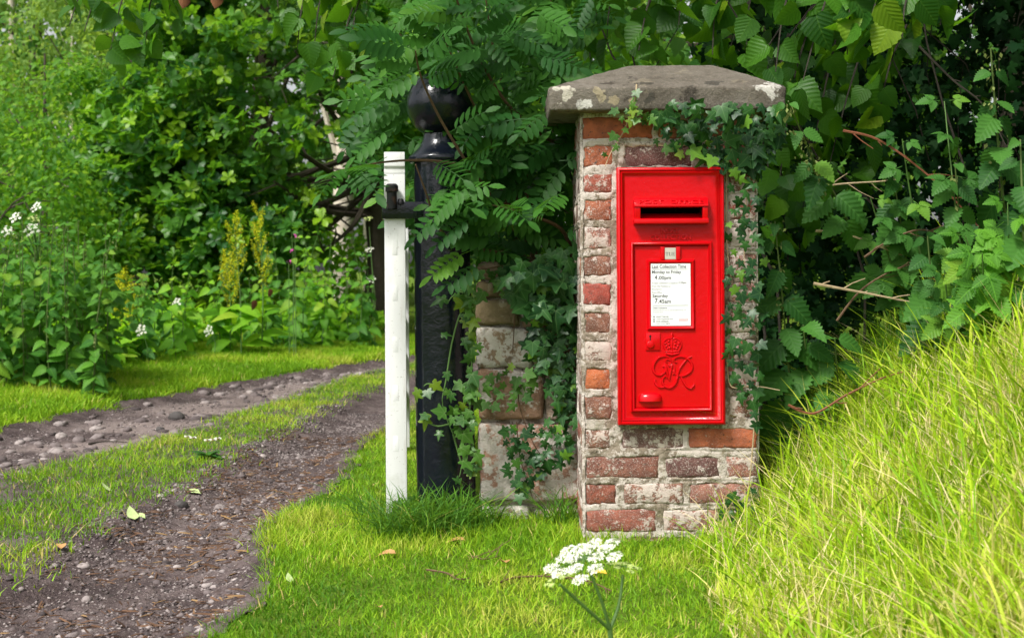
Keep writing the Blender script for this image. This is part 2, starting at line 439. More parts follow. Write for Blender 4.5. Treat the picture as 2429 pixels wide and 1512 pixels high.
def t_ivy(curl, w=1.0, deep=1.0):
    half = [(0.10, -0.13), (0.40, -0.10), (0.46, 0.02), (0.30 / deep, 0.20), (0.62, 0.40), (0.50, 0.50), (0.24 / deep, 0.52), (0.14, 0.80), (0.0, 1.0)]
    pts = [(x * w, y) for x, y in half] + [(-x * w, y) for x, y in reversed(half[:-1])]
    V = [(0, 0.0, 0), (0, .35, .03)] ; V += [(x, y, -curl * (x * x * 1.2 + max(y - .2, 0) ** 2) + .10 * abs(x)) for x, y in pts]
    n = len(pts); F = []
    V[0] = (0, 0.02, 0)
    for i in range(n - 1): F.append((1, 2 + i, 3 + i))
    F.append((1, 2 + n - 1, 0)); F.append((1, 0, 2))
    return T(V, F)

IVY = [t_ivy(.2), t_ivy(.55, .9, 1.2), t_ivy(.05, 1.08, .85), t_ivy(.8, .8, 1.1)]
def fl_(p, a): return lambda t: a * (math.sin(math.pi * t ** p) ** .8) if 0 < t < 1 else 0.0
NETTLE = [t_strip(stations(fl_(.62, .33), 17), f, c, .16, t) for f, c, t in ((.2, .25, 0), (.3, .5, .2), (.15, .1, -.25))]
LIMEST = [(-.05, .02), (-.07, .22), (0.0, .36), (.07, .43), (.15, .465), (.24, .475), (.33, .46), (.42, .43), (.51, .385), (.60, .33), (.69, .265), (.77, .2), (.85, .13), (.92, .06), (1, 0)]
LIME = [t_strip(LIMEST, f, c, .055, t) for f, c, t in ((.12, .2, 0), (.35, .45, .25), (.05, .1, -.3), (.5, .3, .1))]
OAKST = [(0, .03), (.1, .07), (.2, .17), (.28, .11), (.4, .27), (.48, .16), (.6, .34), (.7, .22), (.8, .27), (.9, .17), (1, .02)]
OAK = [t_strip(OAKST, f, c) for f, c in ((.25, .2), (.1, .45), (.4, .05))]
SIMPLE = [t_strip([(0, .02), (.35, .27), (.7, .22), (1, 0)], .3, .25)]
TINY = [T([(0, 0, 0), (.3, .45, .06), (0, 1, -.1), (-.3, .45, .06)], [(0, 1, 2), (0, 2, 3)])]
BROAD = [t_strip(stations(fl_(.7, .24), 7), .2, c) for c in (.3, .6)]

def oriented(tpl, pos, y, z, s):
    y = Vector(y).normalized(); z = Vector(z); z = (z - y * z.dot(y)); z = z.normalized() if z.length > 1e-6 else y.orthogonal().normalized()
    x = y.cross(z)
    return tpl.V[:, :1] * s * np.array(x) + tpl.V[:, 1:2] * s * np.array(y) + tpl.V[:, 2:] * s * np.array(z) + np.array(pos)

def t_frond(npair, curl, droop):
    """rowan leaf: rachis with paired toothed leaflets"""
    lf = t_strip([(0, .03), (.12, .12), (.24, .18), (.36, .21), (.48, .225), (.6, .215), (.72, .18), (.86, .12), (1, .0)], .15, .15, .08)
    parts = []
    N = npair * 2 + 1
    rach = lambda t: (0.02 * math.sin(5 * t), t, -curl * t * t)
    for i in range(npair):
        t = .24 + .68 * i / (npair - .5)
        sz = .40 * (1 - .35 * abs(2 * (i / npair) - .75))
        for sd_ in (-1, 1):
            y = Vector((sd_ * 1.0, .38 - curl * .1, -droop)); parts.append((oriented(lf, rach(t + .015 * sd_), y, Vector((0, -.15, 1)), sz), lf.F, lf.uv))
    parts.append((oriented(lf, rach(.95), Vector((0, 1, -curl * 1.6)), Vector((0, .3, 1)), .36), lf.F, lf.uv))
    q = []; F = []
    for k in range(6):
        t = k / 5 * .97; x0, y0, z0 = rach(t); q += [(x0 - .008, y0, z0 + .004), (x0 + .008, y0, z0 + .004)]
    for k in range(5): F.append((2*k, 2*k+1, 2*k+3, 2*k+2))
    parts.append((np.array(q), F, np.array(q)[:, :2]))
    return t_join(parts)
FROND = [t_frond(6, .2, .1), t_frond(6, .4, .2), t_frond(5, .1, .3), t_frond(5, .3, .05)]
def t_tri():
    lf = NETTLE[0]; parts = []
    for y, pos, s in (((0, 1, -.2), (0, .35, 0), .65), ((-1, .35, -.1), (-.02, .3, 0), .52), ((1, .35, -.1), (.02, .3, 0), .52)):
        parts.append((oriented(lf, pos, y, (0, 0, 1), s), lf.F, lf.uv))
    q = np.array([(-.01, 0, 0), (.01, 0, 0), (.01, .36, 0), (-.01, .36, 0)]); parts.append((q, [(0, 1, 2, 3)], q[:, :2]))
    return t_join(parts)
RASP = [t_tri()]
def t_oakspray(k):
    parts = []; r = random.Random(k)
    for i in range(6):
        a = i * 1.05 + r.random() * .5; el = r.uniform(-.15, .75)
        y = Vector((math.cos(a), math.sin(a), el)); lf = OAK[i % 3]
        parts.append((oriented(lf, (0, 0, i * .03), y, (r.uniform(-.3, .3), r.uniform(-.3, .3), 1), r.uniform(.75, 1.05)), lf.F, lf.uv))
    return t_join(parts)
OAKSPRAY = [t_oakspray(k) for k in range(4)]
_mc = {}
def tmesh(tpls, nm, k, mat):
    key = (id(tpls[k]), mat.name)
    if key not in _mc:
        me = tpls[k].mesh(nm); me.materials.append(mat); _mc[key] = me
    return _mc[key]

def frames(y, z):
    y = np.asarray(y, float); z = np.asarray(z, float)
    y = y / np.maximum(np.linalg.norm(y, axis=-1, keepdims=True), 1e-9)
    z = z - y * (y * z).sum(-1, keepdims=True); z = z / np.maximum(np.linalg.norm(z, axis=-1, keepdims=True), 1e-9)
    return np.cross(y, z), y, z

def merge(name, tpls, pos, y, z, s, rnd=None):
    """one mesh that holds many leaves"""
    pos = np.asarray(pos, float); N = len(pos); s = np.broadcast_to(np.asarray(s, float), (N,))
    x, y, z = frames(y, z)
    if rnd is None: rnd = rng.random(N)
    Vs, LVs, LSs, Us, Rs = [], [], [], [], []; vb = lb = 0
    for k, t in enumerate(tpls):
        id_ = np.arange(k, N, len(tpls)); n = len(id_)
        if not n: continue
        v = t.V[None] * s[id_, None, None]
        v = v[..., :1] * x[id_, None] + v[..., 1:2] * y[id_, None] + v[..., 2:] * z[id_, None] + pos[id_, None]
        nv = len(t.V); nl = len(t.LV)
        Vs.append(v.reshape(-1, 3)); LVs.append((t.LV[None] + (np.arange(n) * nv)[:, None]).ravel() + vb)
        LSs.append((t.LS[None] + (np.arange(n) * nl)[:, None]).ravel() + lb)
        Us.append(np.tile(t.uv[t.LV], (n, 1))); Rs.append(np.repeat(rnd[id_], nv)); vb += n * nv; lb += n * nl
    return mesh_np(name, np.concatenate(Vs), np.concatenate(LVs), np.concatenate(LSs), np.concatenate(Us), np.concatenate(Rs))

def leaf_objs(name, nm, tpls, mat, parent, pos, y, z, s):
    """each leaf an object of its own, sharing mesh data"""
    x, y, z = frames(y, z); base = parent.matrix_basis.translation if parent.parent is None else Vector((0, 0, 0))
    s = np.broadcast_to(np.asarray(s, float), (len(pos),))
    for i in range(len(pos)):
        m = Matrix(((x[i][0], y[i][0], z[i][0]), (x[i][1], y[i][1], z[i][1]), (x[i][2], y[i][2], z[i][2])))
        o = bpy.data.objects.new(name, tmesh(tpls, nm, i % len(tpls), mat)); COL.objects.link(o)
        o.parent = parent; o.location = Vector(pos[i]) - base; o.rotation_mode = 'QUATERNION'; o.rotation_quaternion = m.to_quaternion(); o.scale = (s[i],) * 3

def foliage(parent, nm, tpls, mat, pos, y, z, s, limit=300, stuffname='foliage'):
    """the leaves that show largest become objects, the rest one stuff part"""
    pos = np.asarray(pos, float); s = np.broadcast_to(np.asarray(s, float), (len(pos),)).copy()
    u, v = proj(pos); inf = (u > -20) & (u < 2450) & (v > -20) & (v < 1530)
    score = np.where(inf, s / pos[:, 1] - pos[:, 1] * .01, -9)
    order = np.argsort(-score); pick = order[:limit]; rest = order[limit:]
    leaf_objs('leaf', nm, tpls, mat, parent, pos[pick], np.asarray(y)[pick], np.asarray(z)[pick], s[pick])
    if len(rest):
        b = np.array(parent.location)
        o = link(stuffname, merge(nm + ' mass', tpls, pos[rest] - b, np.asarray(y)[rest], np.asarray(z)[rest], s[rest]), mat, parent); o['kind'] = 'stuff'

def unit(n):
    v = rng.normal(size=(n, 3)); return v / np.linalg.norm(v, axis=1, keepdims=True)

def clumps(centres, rad, n, size, up=0.8, out=(0, -.5, 0), hang=0.0, outr=.4):
    """leaves in flattened clumps round centres -> pos, y, z, s"""
    centres = np.asarray(centres, float); C = len(centres); rad = np.broadcast_to(np.asarray(rad, float), (C, 3))
    idx = np.repeat(np.arange(C), n); N = len(idx)
    d = unit(N) * (rng.random(N) ** .45)[:, None]
    pos = centres[idx] + d * rad[idx]
    z = unit(N) * .7 + np.array([0, 0, up]) + np.array(out) + d * outr
    y = unit(N) * .6 + d * .9 + np.array([0, 0, -hang])
    return pos, y, z, rng.uniform(size[0], size[1], N)

def bezier(pts, n):
    """smooth polyline through points"""
    pts = [Vector(p) for p in pts]; out = []
    for i in range(len(pts) - 1):
        p0 = pts[max(i-1, 0)]; p1 = pts[i]; p2 = pts[i+1]; p3 = pts[min(i+2, len(pts)-1)]
        for k in range(n):
            t = k / n
            out.append(0.5 * ((2*p1) + (p2-p0)*t + (2*p0-5*p1+4*p2-p3)*t*t + (3*p1-p0-3*p2+p3)*t**3))
    out.append(pts[-1]); return out

def stem_mesh(name, paths, n=5):
    mb = MB()
    for pts, r0, r1 in paths:
        k = len(pts); mb.tube(pts, [r0 + (r1 - r0) * i / max(k - 1, 1) for i in range(k)], n)
    return mb.mesh(name, smooth=True)
# ------------------------------------------------------------------ brick pillar
PX0, PX1, PY0, PY1, PZ1 = 0.188, 0.672, 3.90, 4.384, 1.172
def lichen_nodes(g, amount, scale=1.0):
    """pale crust: blotches broken up by a finer noise"""
    a = g.noise(9 * scale, 5, rough=.7); b = g.noise(48 * scale, 4, rough=.7); c_ = g.noise(200 * scale, 2)
    f = g.math('ADD', g.math('MULTIPLY', a, .9), g.math('ADD', g.math('MULTIPLY', b, .75), g.math('MULTIPLY', c_, .22)))
    thr = g.math('SUBTRACT', 1.17, g.math('MULTIPLY', amount, .42))
    return g.ramp(f, thr, g.math('ADD', thr, .10)), b, c_
g = G('old brick'); oi = g.n('ObjectInfo')
amt = oi.outputs['Alpha']; lf, nb, nc = lichen_nodes(g, amt)
base = g.mix(g.ramp(g.noise(30, 4), .35, .7), g.mix(1.0, oi.outputs['Color'], (.62, .58, .6), 'MULTIPLY'), g.mix(1.0, oi.outputs['Color'], (1.15, 1.1, 1.05), 'MULTIPLY'))
base = g.mix(g.ramp(g.noise(110, 3), .60, .70), base, (0.035, 0.022, 0.02))
pale = g.mix(g.noise(25, 3), (0.52, 0.41, 0.35), (0.62, 0.58, 0.53))
base = g.mix(.2, base, (.27, .16, .125)); col = g.mix(g.math('MULTIPLY', lf, .85), base, pale)
fine = g.ramp(g.noise(330, 2), .56, .64); col = g.mix(g.math('MULTIPLY', g.math('MULTIPLY', fine, amt), .9), col, pale)
hgt = g.math('ADD', g.math('MULTIPLY', g.noise(70, 5, rough=.7), .8), g.math('MULTIPLY', lf, .25))
M['brick'] = g.done(g.prin(col, .88, g.bump(hgt, .9, .006), .25))
g = G('lime mortar'); lf, nb, nc = lichen_nodes(g, .72, .9)
base = g.cramp(g.noise(22, 5, rough=.7), [(.3, (.13, .10, .07)), (.5, (.27, .22, .165)), (.7, (.41, .35, .285))])
col = g.mix(g.math('MULTIPLY', lf, .85), base, (.63, .56, .50))
col = g.mix(g.math('MULTIPLY', g.ramp(g.noise(14, 4), .56, .72), .45), col, (.17, .16, .07))
col = g.mix(g.ramp(g.noise(150, 3), .62, .72), col, (.12, .095, .075))
M['mortar'] = g.done(g.prin(col, .92, g.bump(g.noise(85, 5, rough=.75), .9, .008), .2))

pillar = thing('brick_pillar', 'old red brick pillar with lichen and a stone cap, holding the red postbox', 'pillar', (PX0, PY0, 0))
OR, RD, BR, PU, PK, DK = (.46, .12, .045), (.36, .075, .045), (.24, .105, .065), (.115, .05, .05), (.36, .16, .12), (.16, .065, .045)
rows = [ # v top, v bottom, [(u0, u1, colour, lichen)]
 (279, 331, [(1380, 1549, OR, .0), (1561, 1790, (.42, .17, .06), .1)]),
 (345, 397, [(1382, 1453, OR, .35), (1481, 1645, PU, .4), (1668, 1792, RD, .3)]),
 (413, 458, [(1383, 1452, RD, .5), (1728, 1793, BR, .6)]),
 (474, 525, [(1383, 1452, (.36, .11, .05), .5), (1728, 1793, RD, .6)]),
 (538, 591, [(1384, 1450, PK, .65), (1728, 1794, BR, .7)]),
 (606, 656, [(1384, 1451, BR, .65), (1728, 1794, BR, .7)]),
 (673, 724, [(1384, 1450, (.40, .065, .045), .25), (1728, 1794, PK, .7)]),
 (741, 792, [(1385, 1452, BR, .5), (1728, 1795, BR, .7)]),
 (807, 859, [(1385, 1451, BR, .75), (1728, 1795, RD, .6)]),
 (874, 926, [(1386, 1450, (.50, .13, .035), .3), (1728, 1795, RD, .7)]),
 (941, 995, [(1387, 1450, BR, .45), (1728, 1796, BR, .7)]),
 (1017, 1066, [(1387, 1449, BR, .55), (1476, 1622, (.15, .085, .075), .45), (1632, 1797, OR, .2)]),
 (1084, 1136, [(1389, 1562, (.24, .09, .065), .5), (1577, 1707, PU, .5), (1722, 1797, PK, .75)]),
 (1148, 1197, [(1391, 1462, (.27, .07, .04), .35), (1480, 1622, BR, .7), (1636, 1797, PK, .65)]),
 (1210, 1262, [(1391, 1556, (.30, .09, .06), .5), (1573, 1797, PK, .7)]),
 (1276, 1330, [(1391, 1470, DK, .4), (1486, 1640, DK, .3), (1655, 1797, DK, .4)])]
kd = K * PY0
def rz(v): return EYE - (v - HV) * kd
def rx(u, v): return (u - HU - (v - HV) * ROLL) * kd
bricks = []   # (face, a0, a1, z0, z1, colour, lichen)
r_ = random.Random(3)
pal = [OR, RD, BR, PU, PK, DK]
for i, (v0, v1, lst) in enumerate(rows):
    z1, z0 = rz(v0), rz(v1)
    for u0, u1, cc, li in lst: bricks.append(('f', rx(u0, v0), min(rx(u1, v0), PX1 - .004), z0, z1, cc, li))
    for face in 'lrb':
        a = PY0 if face in 'lr' else PX0; b = PY1 if face in 'lr' else PX1
        cut = [a + .012, a + .095, a + .112, a + .30, a + .32, b - .012] if i % 2 else [a + .012, a + .205, a + .222, a + .40, a + .418, b - .008]
        for k in range(0, 6, 2): bricks.append((face, cut[k], cut[k+1], z0, z1, r_.choice(pal), r_.uniform(.4, .8)))
def brick_mesh(wd, hg, dp, k):
    """worn brick: uneven outline, rounded edge; face at y=0"""
    r = random.Random(k); n = 7; m = 3; pts = []
    jt = lambda: r.uniform(-.0025, .0025)
    for a in range(n): pts.append((wd * a / n + jt(), jt()))
    for a in range(m): pts.append((wd + jt(), hg * a / m + jt()))
    for a in range(n): pts.append((wd - wd * a / n + jt(), hg + jt()))
    for a in range(m): pts.append((jt(), hg - hg * a / m + jt()))
    cx, cz = wd / 2, hg / 2; N = len(pts); V = []; F = []
    for ins, y in ((0, dp), (0, .006), (.0025, .0018), (.007, 0)):
        for x, z in pts:
            sx = (x - cx) * (1 - ins / (wd / 2)); sz = (z - cz) * (1 - ins / (hg / 2))
            V.append((sx + cx, y + r.uniform(-.0008, .0008), sz + cz))
    for q in range(3):
        for a in range(N): F.append((q*N + a, q*N + (a+1) % N, (q+1)*N + (a+1) % N, (q+1)*N + a))
    F.append(tuple(3*N + a for a in range(N)))
    return mesh_py('brick', V, F, True)
for k, (face, a0, a1, z0, z1, cc, li) in enumerate(bricks):
    me = brick_mesh(a1 - a0, z1 - z0, .06, k); o = link('brick', me, M['brick'], pillar)
    o.color = (*cc, li)
    if face == 'f': w_ = Vector((a0, PY0 + r_.uniform(-.001, .003), z0)); rot = 0
    elif face == 'l': w_ = Vector((PX0 + .001, a1, z0)); rot = -math.pi / 2
    elif face == 'r': w_ = Vector((PX1 - .001, a0, z0)); rot = math.pi / 2
    else: w_ = Vector((a1, PY1, z0)); rot = math.pi
    o.location = w_ - pillar.location; o.rotation_euler = (0, 0, rot)
def mortar_sheet(face, step):
    a0, a1 = (PY0, PY1) if face in 'lr' else (PX0, PX1)
    na, nz = int((a1 - a0) / step) + 1, int(1.2 / step) + 1
    aa, zz = np.meshgrid(np.linspace(a0, a1, na), np.linspace(-.03, PZ1, nz), indexing='ij')
    ins = np.full(aa.shape, -1.0); crack = np.full(aa.shape, 1.0)
    sd_ = {'f': 0, 'l': 5, 'r': 9, 'b': 14}[face]
    jx = (fbm(aa * 45, zz * 45, sd_, 50) - .5) * .016; jz = (fbm(aa * 45, zz * 45, sd_ + 3, 51) - .5) * .016
    for f, b0, b1, z0, z1, cc, li in bricks:
        if f != face: continue
        ins = np.maximum(ins, np.minimum(np.minimum(aa + jx - b0, b1 - aa - jx), np.minimum(zz + jz - z0, z1 - zz - jz)))
    for v0, v1, _ in rows:
        zc = rz(v1) - .007 + (vnoise(aa * 14, v0 * 1.7, 0, 60) - .5) * .008
        crack = np.minimum(crack, np.abs(zz - zc))
    h = -.0008 + (fbm(aa * 34, zz * 34, sd_, 52) - .5) * .008 + (fbm(aa * 9, zz * 9, sd_, 53) - .5) * .007
    h = h - .014 * sstep(.0, .010, ins) - .0035 * (1 - sstep(.0, .004, crack)) * (vnoise(aa * 9, zz * 2, 0, 61) > .35)
    edge = np.minimum(aa - a0, a1 - aa); h = h - .006 * (1 - sstep(0, .012, edge))
    mask = None
    if face == 'f':
        ac = (aa[:-1, :-1] + aa[1:, 1:]) / 2; zc = (zz[:-1, :-1] + zz[1:, 1:]) / 2
        mask = ~((ac > .31) & (ac < .555) & (zc > .36) & (zc < .99))
    X, Y = {'f': (aa, PY0 - h), 'b': (aa, PY1 + h), 'l': (PX0 - h, aa), 'r': (PX1 + h, aa)}[face]
    me = grid_mesh('mortar', X - PX0, Y - PY0, zz, flip=face in 'fr', mask=mask)
    o = link('mortar', me, M['mortar'], pillar); return o
mortar_sheet('f', .003); mortar_sheet('l', .0035); mortar_sheet('r', .008); mortar_sheet('b', .012)

# coping stone
def coping():
    x0, x1, y0, y1 = .100, .740, 3.832, 4.452; zb, ze, zt = 1.166, 1.228, 1.318
    mb = MB(); V = [(x0+.004,y0+.004,zb),(x1-.004,y0+.004,zb),(x1-.004,y1,zb),(x0+.004,y1,zb),(x0,y0,ze),(x1,y0,ze),(x1,y1,ze),(x0,y1,ze),
         (.335,4.06,zt),(.575,4.06,zt),(.575,4.23,zt),(.335,4.23,zt)]
    mb.add(V, [(0,3,2,1),(0,1,5,4),(1,2,6,5),(2,3,7,6),(3,0,4,7),(4,5,9,8),(5,6,10,9),(6,7,11,10),(7,4,8,11),(8,9,10,11)])
    me = mb.mesh('cap_stone')
    bm = bmesh.new(); bm.from_mesh(me)
    bmesh.ops.bevel(bm, geom=[e for e in bm.edges], offset=.006, segments=2, profile=.5, affect='EDGES', clamp_overlap=True)
    for _ in range(4):
        bmesh.ops.subdivide_edges(bm, edges=[e for e in bm.edges if e.calc_length() > .02], cuts=1, use_grid_fill=True)
    bmesh.ops.triangulate(bm, faces=[f for f in bm.faces if len(f.verts) > 4])
    bm.normal_update()
    co = np.array([v.co for v in bm.verts])
    d = (fbm(co[:,0]*9, co[:,1]*9, co[:,2]*9, 71) - .5) * .005 + (fbm(co[:,0]*40, co[:,1]*40, co[:,2]*40, 72) - .5) * .005
    for v, q in zip(bm.verts, d): v.co += v.normal * float(q)
    bm.to_mesh(me); bm.free()
    for p in me.polygons: p.use_smooth = True
    me.transform(Matrix.Translation(-pillar.location))
    return me
g = G('weathered cap stone'); ps = g.pos()
col = g.cramp(g.noise(7, 5, rough=.65), [(.3, (.11, .094, .074)), (.5, (.15, .131, .106)), (.7, (.20, .178, .148))])
col = g.mix(g.math('MULTIPLY', g.ramp(g.noise(180, 3), .5, .72), .5), col, (.33, .28, .22))
vo = g.n('TexVoronoi'); wp = g.n('VectorMath', operation='ADD'); nn = g.n('TexNoise'); nn.inputs['Scale'].default_value = 30; nn.inputs['Detail'].default_value = 3
g.put(nn.inputs['Vector'], ps); sc = g.n('VectorMath', operation='SCALE'); sc.inputs[3].default_value = .11
g.t.links.new(nn.outputs['Color'], sc.inputs[0]); g.put(wp.inputs[0], ps); g.t.links.new(sc.outputs[0], wp.inputs[1])
vo.inputs['Scale'].default_value = 15; g.t.links.new(wp.outputs[0], vo.inputs['Vector'])
cs = g.n('SeparateColor'); g.t.links.new(vo.outputs['Color'], cs.inputs[0])
spot = g.ramp(vo.outputs['Distance'], .30, .42, 1, 0)
dark = g.math('MULTIPLY', spot, g.ramp(cs.outputs[0], .68, .70)); pal_ = g.math('MULTIPLY', spot, g.ramp(cs.outputs[0], .22, .20))
col = g.mix(g.math('MULTIPLY', g.math('MULTIPLY', dark, g.ramp(g.noise(60, 4), .35, .6)), .85), col, (.035, .03, .024))
col = g.mix(g.math('MULTIPLY', pal_, .35), col, (.33, .28, .19))
def blotch(c_, p, r, colr, dist=.02):
    global g
    nz = g.n('TexNoise'); nz.inputs['Scale'].default_value = 34; nz.inputs['Detail'].default_value = 4; g.put(nz.inputs['Vector'], g.pos())
    s1 = g.n('VectorMath', operation='SCALE'); s1.inputs[3].default_value = r * 3.2; g.t.links.new(nz.outputs['Color'], s1.inputs[0])
    ad = g.n('VectorMath', operation='ADD'); g.put(ad.inputs[0], g.pos()); g.t.links.new(s1.outputs[0], ad.inputs[1])
    ds = g.n('VectorMath', operation='DISTANCE'); g.t.links.new(ad.outputs[0], ds.inputs[0])
    ds.inputs[1].default_value = Vector(p) + Vector((r * 1.6,) * 3)
    return g.mix(g.ramp(ds.outputs['Value'], r * .75, r * 1.0, .85, 0), c_, colr)
for (u, v, r, cc) in ((1341, 218, .026, (.60, .56, .46)), (1384, 247, .022, (.68, .66, .60)), (1826, 214, .030, (.66, .63, .57)), (1842, 196, .018, (.66, .63, .57)), (1318, 208, .012, (.55, .52, .44)), (1422, 222, .02, (.40, .34, .22)), (1460, 235, .018, (.36, .30, .19)), (1500, 240, .012, (.38, .31, .19)),
                      (1440, 204, .02, (.06, .05, .04)), (1530, 206, .022, (.05, .045, .035)), (1545, 232, .024, (.06, .055, .045)), (1690, 200, .026, (.06, .055, .045)), (1640, 235, .018, (.07, .06, .05))):
    col = blotch(col, P(u, v, 3.835 if v > 206 else 3.87), r, cc)
col = g.mix(g.math('MULTIPLY', g.ramp(g.noise(45, 6, rough=.75), .5, .62), .45), col, (.07, .056, .04))
M['cap'] = g.done(g.prin(col, .92, g.bump(g.noise(90, 6, rough=.75), .95, .008), .2))
cap = link('cap_stone', coping(), M['cap'], pillar)
cap['label'] = 'weathered brown cap stone with sloping top and lichen spots'

# ------------------------------------------------------------------ postbox
BY = 3.862; bs = K * BY
bo = P(1594.5, 1007, BY)
box = thing('postbox', 'glossy red cast iron postbox set into the brick pillar', 'postbox', bo)
def bu(u): return (u - 1594.5) * bs
def bv(v): return (1006.5 - v) * bs
g = G('red gloss paint'); b1 = g.noise(420, 3); b2 = g.noise(55, 3); b3 = g.noise(130, 2)
c = g.mix(g.noise(5, 2), (.52, .0008, .004), (.60, .0012, .006))
c = g.mix(g.ramp(g.noise(210, 2), .755, .79), c, (.75, .12, .16))
hgt = g.math('ADD', g.math('MULTIPLY', b1, .14), g.math('ADD', g.math('MULTIPLY', b2, .5), g.math('MULTIPLY', g.ramp(b3, .66, .72), .35)))
M['red'] = g.done(g.prin(c, .2, g.bump(hgt, .25, .006), .28))
SX0, SX1, SZ0, SZ1 = bu(1521), bu(1669), bv(518), bv(491)
mb = MB(); x0, x1, z0, z1 = bu(1467.5), bu(1721.5), 0, bv(396)
q = lambda a: a * bs
mb.rings(x0, x1, z0, z1, [(0, .055), (0, .003), (.003, 0), (q(6), -.001), (q(7.5), .003), (q(9), .0035), (q(11.5), .001), (q(13), .002), (q(15), .0065), (q(19), .0085), (q(20), .0085)], hole=(SX0, SX1, SZ0, SZ1))
link('plate', mb.mesh('plate', smooth=True, angle=50), M['red'], box)
mb = MB().add([(SX0, .0085, SZ0), (SX1, .0085, SZ0), (SX1, .0085, SZ1), (SX0, .0085, SZ1), (SX0, .16, SZ0+.06), (SX1, .16, SZ0+.06), (SX1, .16, SZ1+.06), (SX0, .16, SZ1+.06)],
              [(3, 2, 6, 7), (0, 3, 7, 4), (2, 1, 5, 6), (7, 6, 5, 4)])
link('slot_inside', mb.mesh('slot_inside'), M['hole_shade'], box)
mb = MB().add([(SX0, -.004, SZ0-.001), (SX1, -.004, SZ0-.001), (SX1, .045, SZ0+.0155), (SX0, .045, SZ0+.0155)], [(0, 1, 2, 3)])
link('chute', mb.mesh('chute'), M['red'], box)
# letter hood
def prism(mb, u0, u1, prof, taper=0):
    V = []; n = len(prof)
    for s_, u in ((1, u0), (-1, u1)):
        for y, v in prof: V.append((bu(u + s_ * taper * (-y / .02)), y, bv(v)))
    F = [tuple(range(n))[::-1], tuple(range(n, 2 * n))] + [(i, (i+1) % n, n + (i+1) % n, n + i) for i in range(n)]
    return mb.add(V, F)
mb = MB()
prism(mb, 1507, 1682, [(.010, 467), (-.003, 470), (-.018, 486), (-.018, 490), (-.008, 491.5), (.010, 491.5)])
prism(mb, 1508, 1521.5, [(.010, 490.5), (-.0155, 490.5), (-.012, 519), (.010, 519)])
prism(mb, 1668.5, 1681, [(.010, 490.5), (-.0155, 490.5), (-.012, 519), (.010, 519)])
prism(mb, 1506, 1682, [(.010, 518.2), (-.016, 517.5), (-.021, 519.5), (-.021, 529), (-.018, 531), (.010, 531)])
hood = link('letter_hood', mb.mesh('letter_hood', bevel=.0013), M['red'], box)

def text_mesh(txt, width=None, height=None, extrude=.0, bevel=0.0, align='LEFT', space=1.0):
    cu = bpy.data.curves.new('lettering', 'FONT'); cu.body = txt; cu.align_x = align
    cu.extrude = extrude; cu.bevel_depth = bevel; cu.bevel_resolution = 1; cu.resolution_u = 3; cu.space_character = space; cu.offset = 0.0 if extrude or bevel else .014
    ob = bpy.data.objects.new('lettering', cu); COL.objects.link(ob)
    bpy.context.view_layer.update()
    me = bpy.data.meshes.new_from_object(ob.evaluated_get(bpy.context.evaluated_depsgraph_get()))
    bpy.data.objects.remove(ob); bpy.data.curves.remove(cu)
    return me
def text_obj(name, txt, u0, u1, v0, v1, y, mat, parent, tilt=0.0, ext=.0, bev=0.0, cap=True):
    """lettering that fills the given place of the box front; ext/bev in metres"""
    me = text_mesh(txt)
    co = np.array([v.co for v in me.vertices]); mn, mx = co.min(0), co.max(0)
    w_ = (u1 - u0) * bs; h_ = (v1 - v0) * bs
    me2 = text_mesh(txt, extrude=ext / (w_ / (mx[0]-mn[0])) if ext else 0, bevel=bev / (w_ / (mx[0]-mn[0])) if bev else 0)
    bpy.data.meshes.remove(me); me = me2
    sx = w_ / (mx[0] - mn[0]); sz = h_ / (mx[1] - mn[1])
    for v in me.vertices:
        x, yy, z = v.co
        v.co = ((x - mn[0]) * sx, -z * sx, (yy - mn[1]) * sz)
    me.update(); me.materials.clear()
    o = link(name, me, mat, parent, (bu(u0), y, bv(v1))); o.rotation_euler = (tilt, 0, 0); return o
o = text_obj('lettering', 'POST  OFFICE', 1518, 1671, 471.5, 484, -.0160, M['red'], hood, -math.atan2(.015, 16 * bs), .0016, .0008)
text_obj('lettering', 'NEXT', 1571, 1614, 541, 552.5, .0085, M['red'], box, 0, .0030, .0009)
text_obj('lettering', 'COLLECTION', 1545, 1643, 556, 568, .0085, M['red'], box, 0, .0030, .0009)
text_obj('lettering', 'W.T. ALLEN & Co LONDON', 1517, 1676, 979, 986.5, .0085, M['red'], box, 0, .0013, .0006)

# door
door = link('door', MB().rings(bu(1507.5), bu(1684), bv(965.5), bv(583), [(-.001, .009), (0, .0065), (.0012, .0055)]).mesh('door', smooth=True, angle=30), M['red'], box)
mb = MB().rings(bu(1497), bu(1692.5), bv(976.5), bv(571.5), [(0, .009), (q(1), .003), (q(3), -.003), (q(5), -.0045), (q(7.5), -.003), (q(9.5), .002), (q(10.5), .0095)], fill=False)
link('door_frame', mb.mesh('door_frame', smooth=True, angle=60), M['red'], box)
mb = MB().rings(bu(1537), bu(1651), bv(782), bv(614.5), [(-.0005, .0062), (q(1.5), .001), (q(4), -.002), (q(7), -.001), (q(9.2), .003), (q(9.8), .0058)], fill=False)
link('notice_frame', mb.mesh('notice_frame', smooth=True, angle=60), M['red'], door)
for u0, u1 in ((1569.5, 1579.5), (1606.5, 1617)):
    mb = MB(); prism(mb, u0, u1, [(.0062, 584), (-.001, 584), (-.001, 616), (.0062, 616)])
    link('tab_holder', mb.mesh('tab_holder', bevel=.0025, seg=3), M['red'], door)
g = G('white enamel'); c = g.mix(g.noise(15, 3), (.78, .79, .80), (.83, .84, .85))
M['enamel'] = g.done(g.prin(c, .25, None, .5))
M['ink'] = simple('dark print', (.03, .028, .03), .6, .1)
M['ink_grey'] = simple('grey print', (.42, .41, .42), .6, .1)
M['ink_mid'] = simple('mid grey print', (.16, .15, .16), .6, .1)
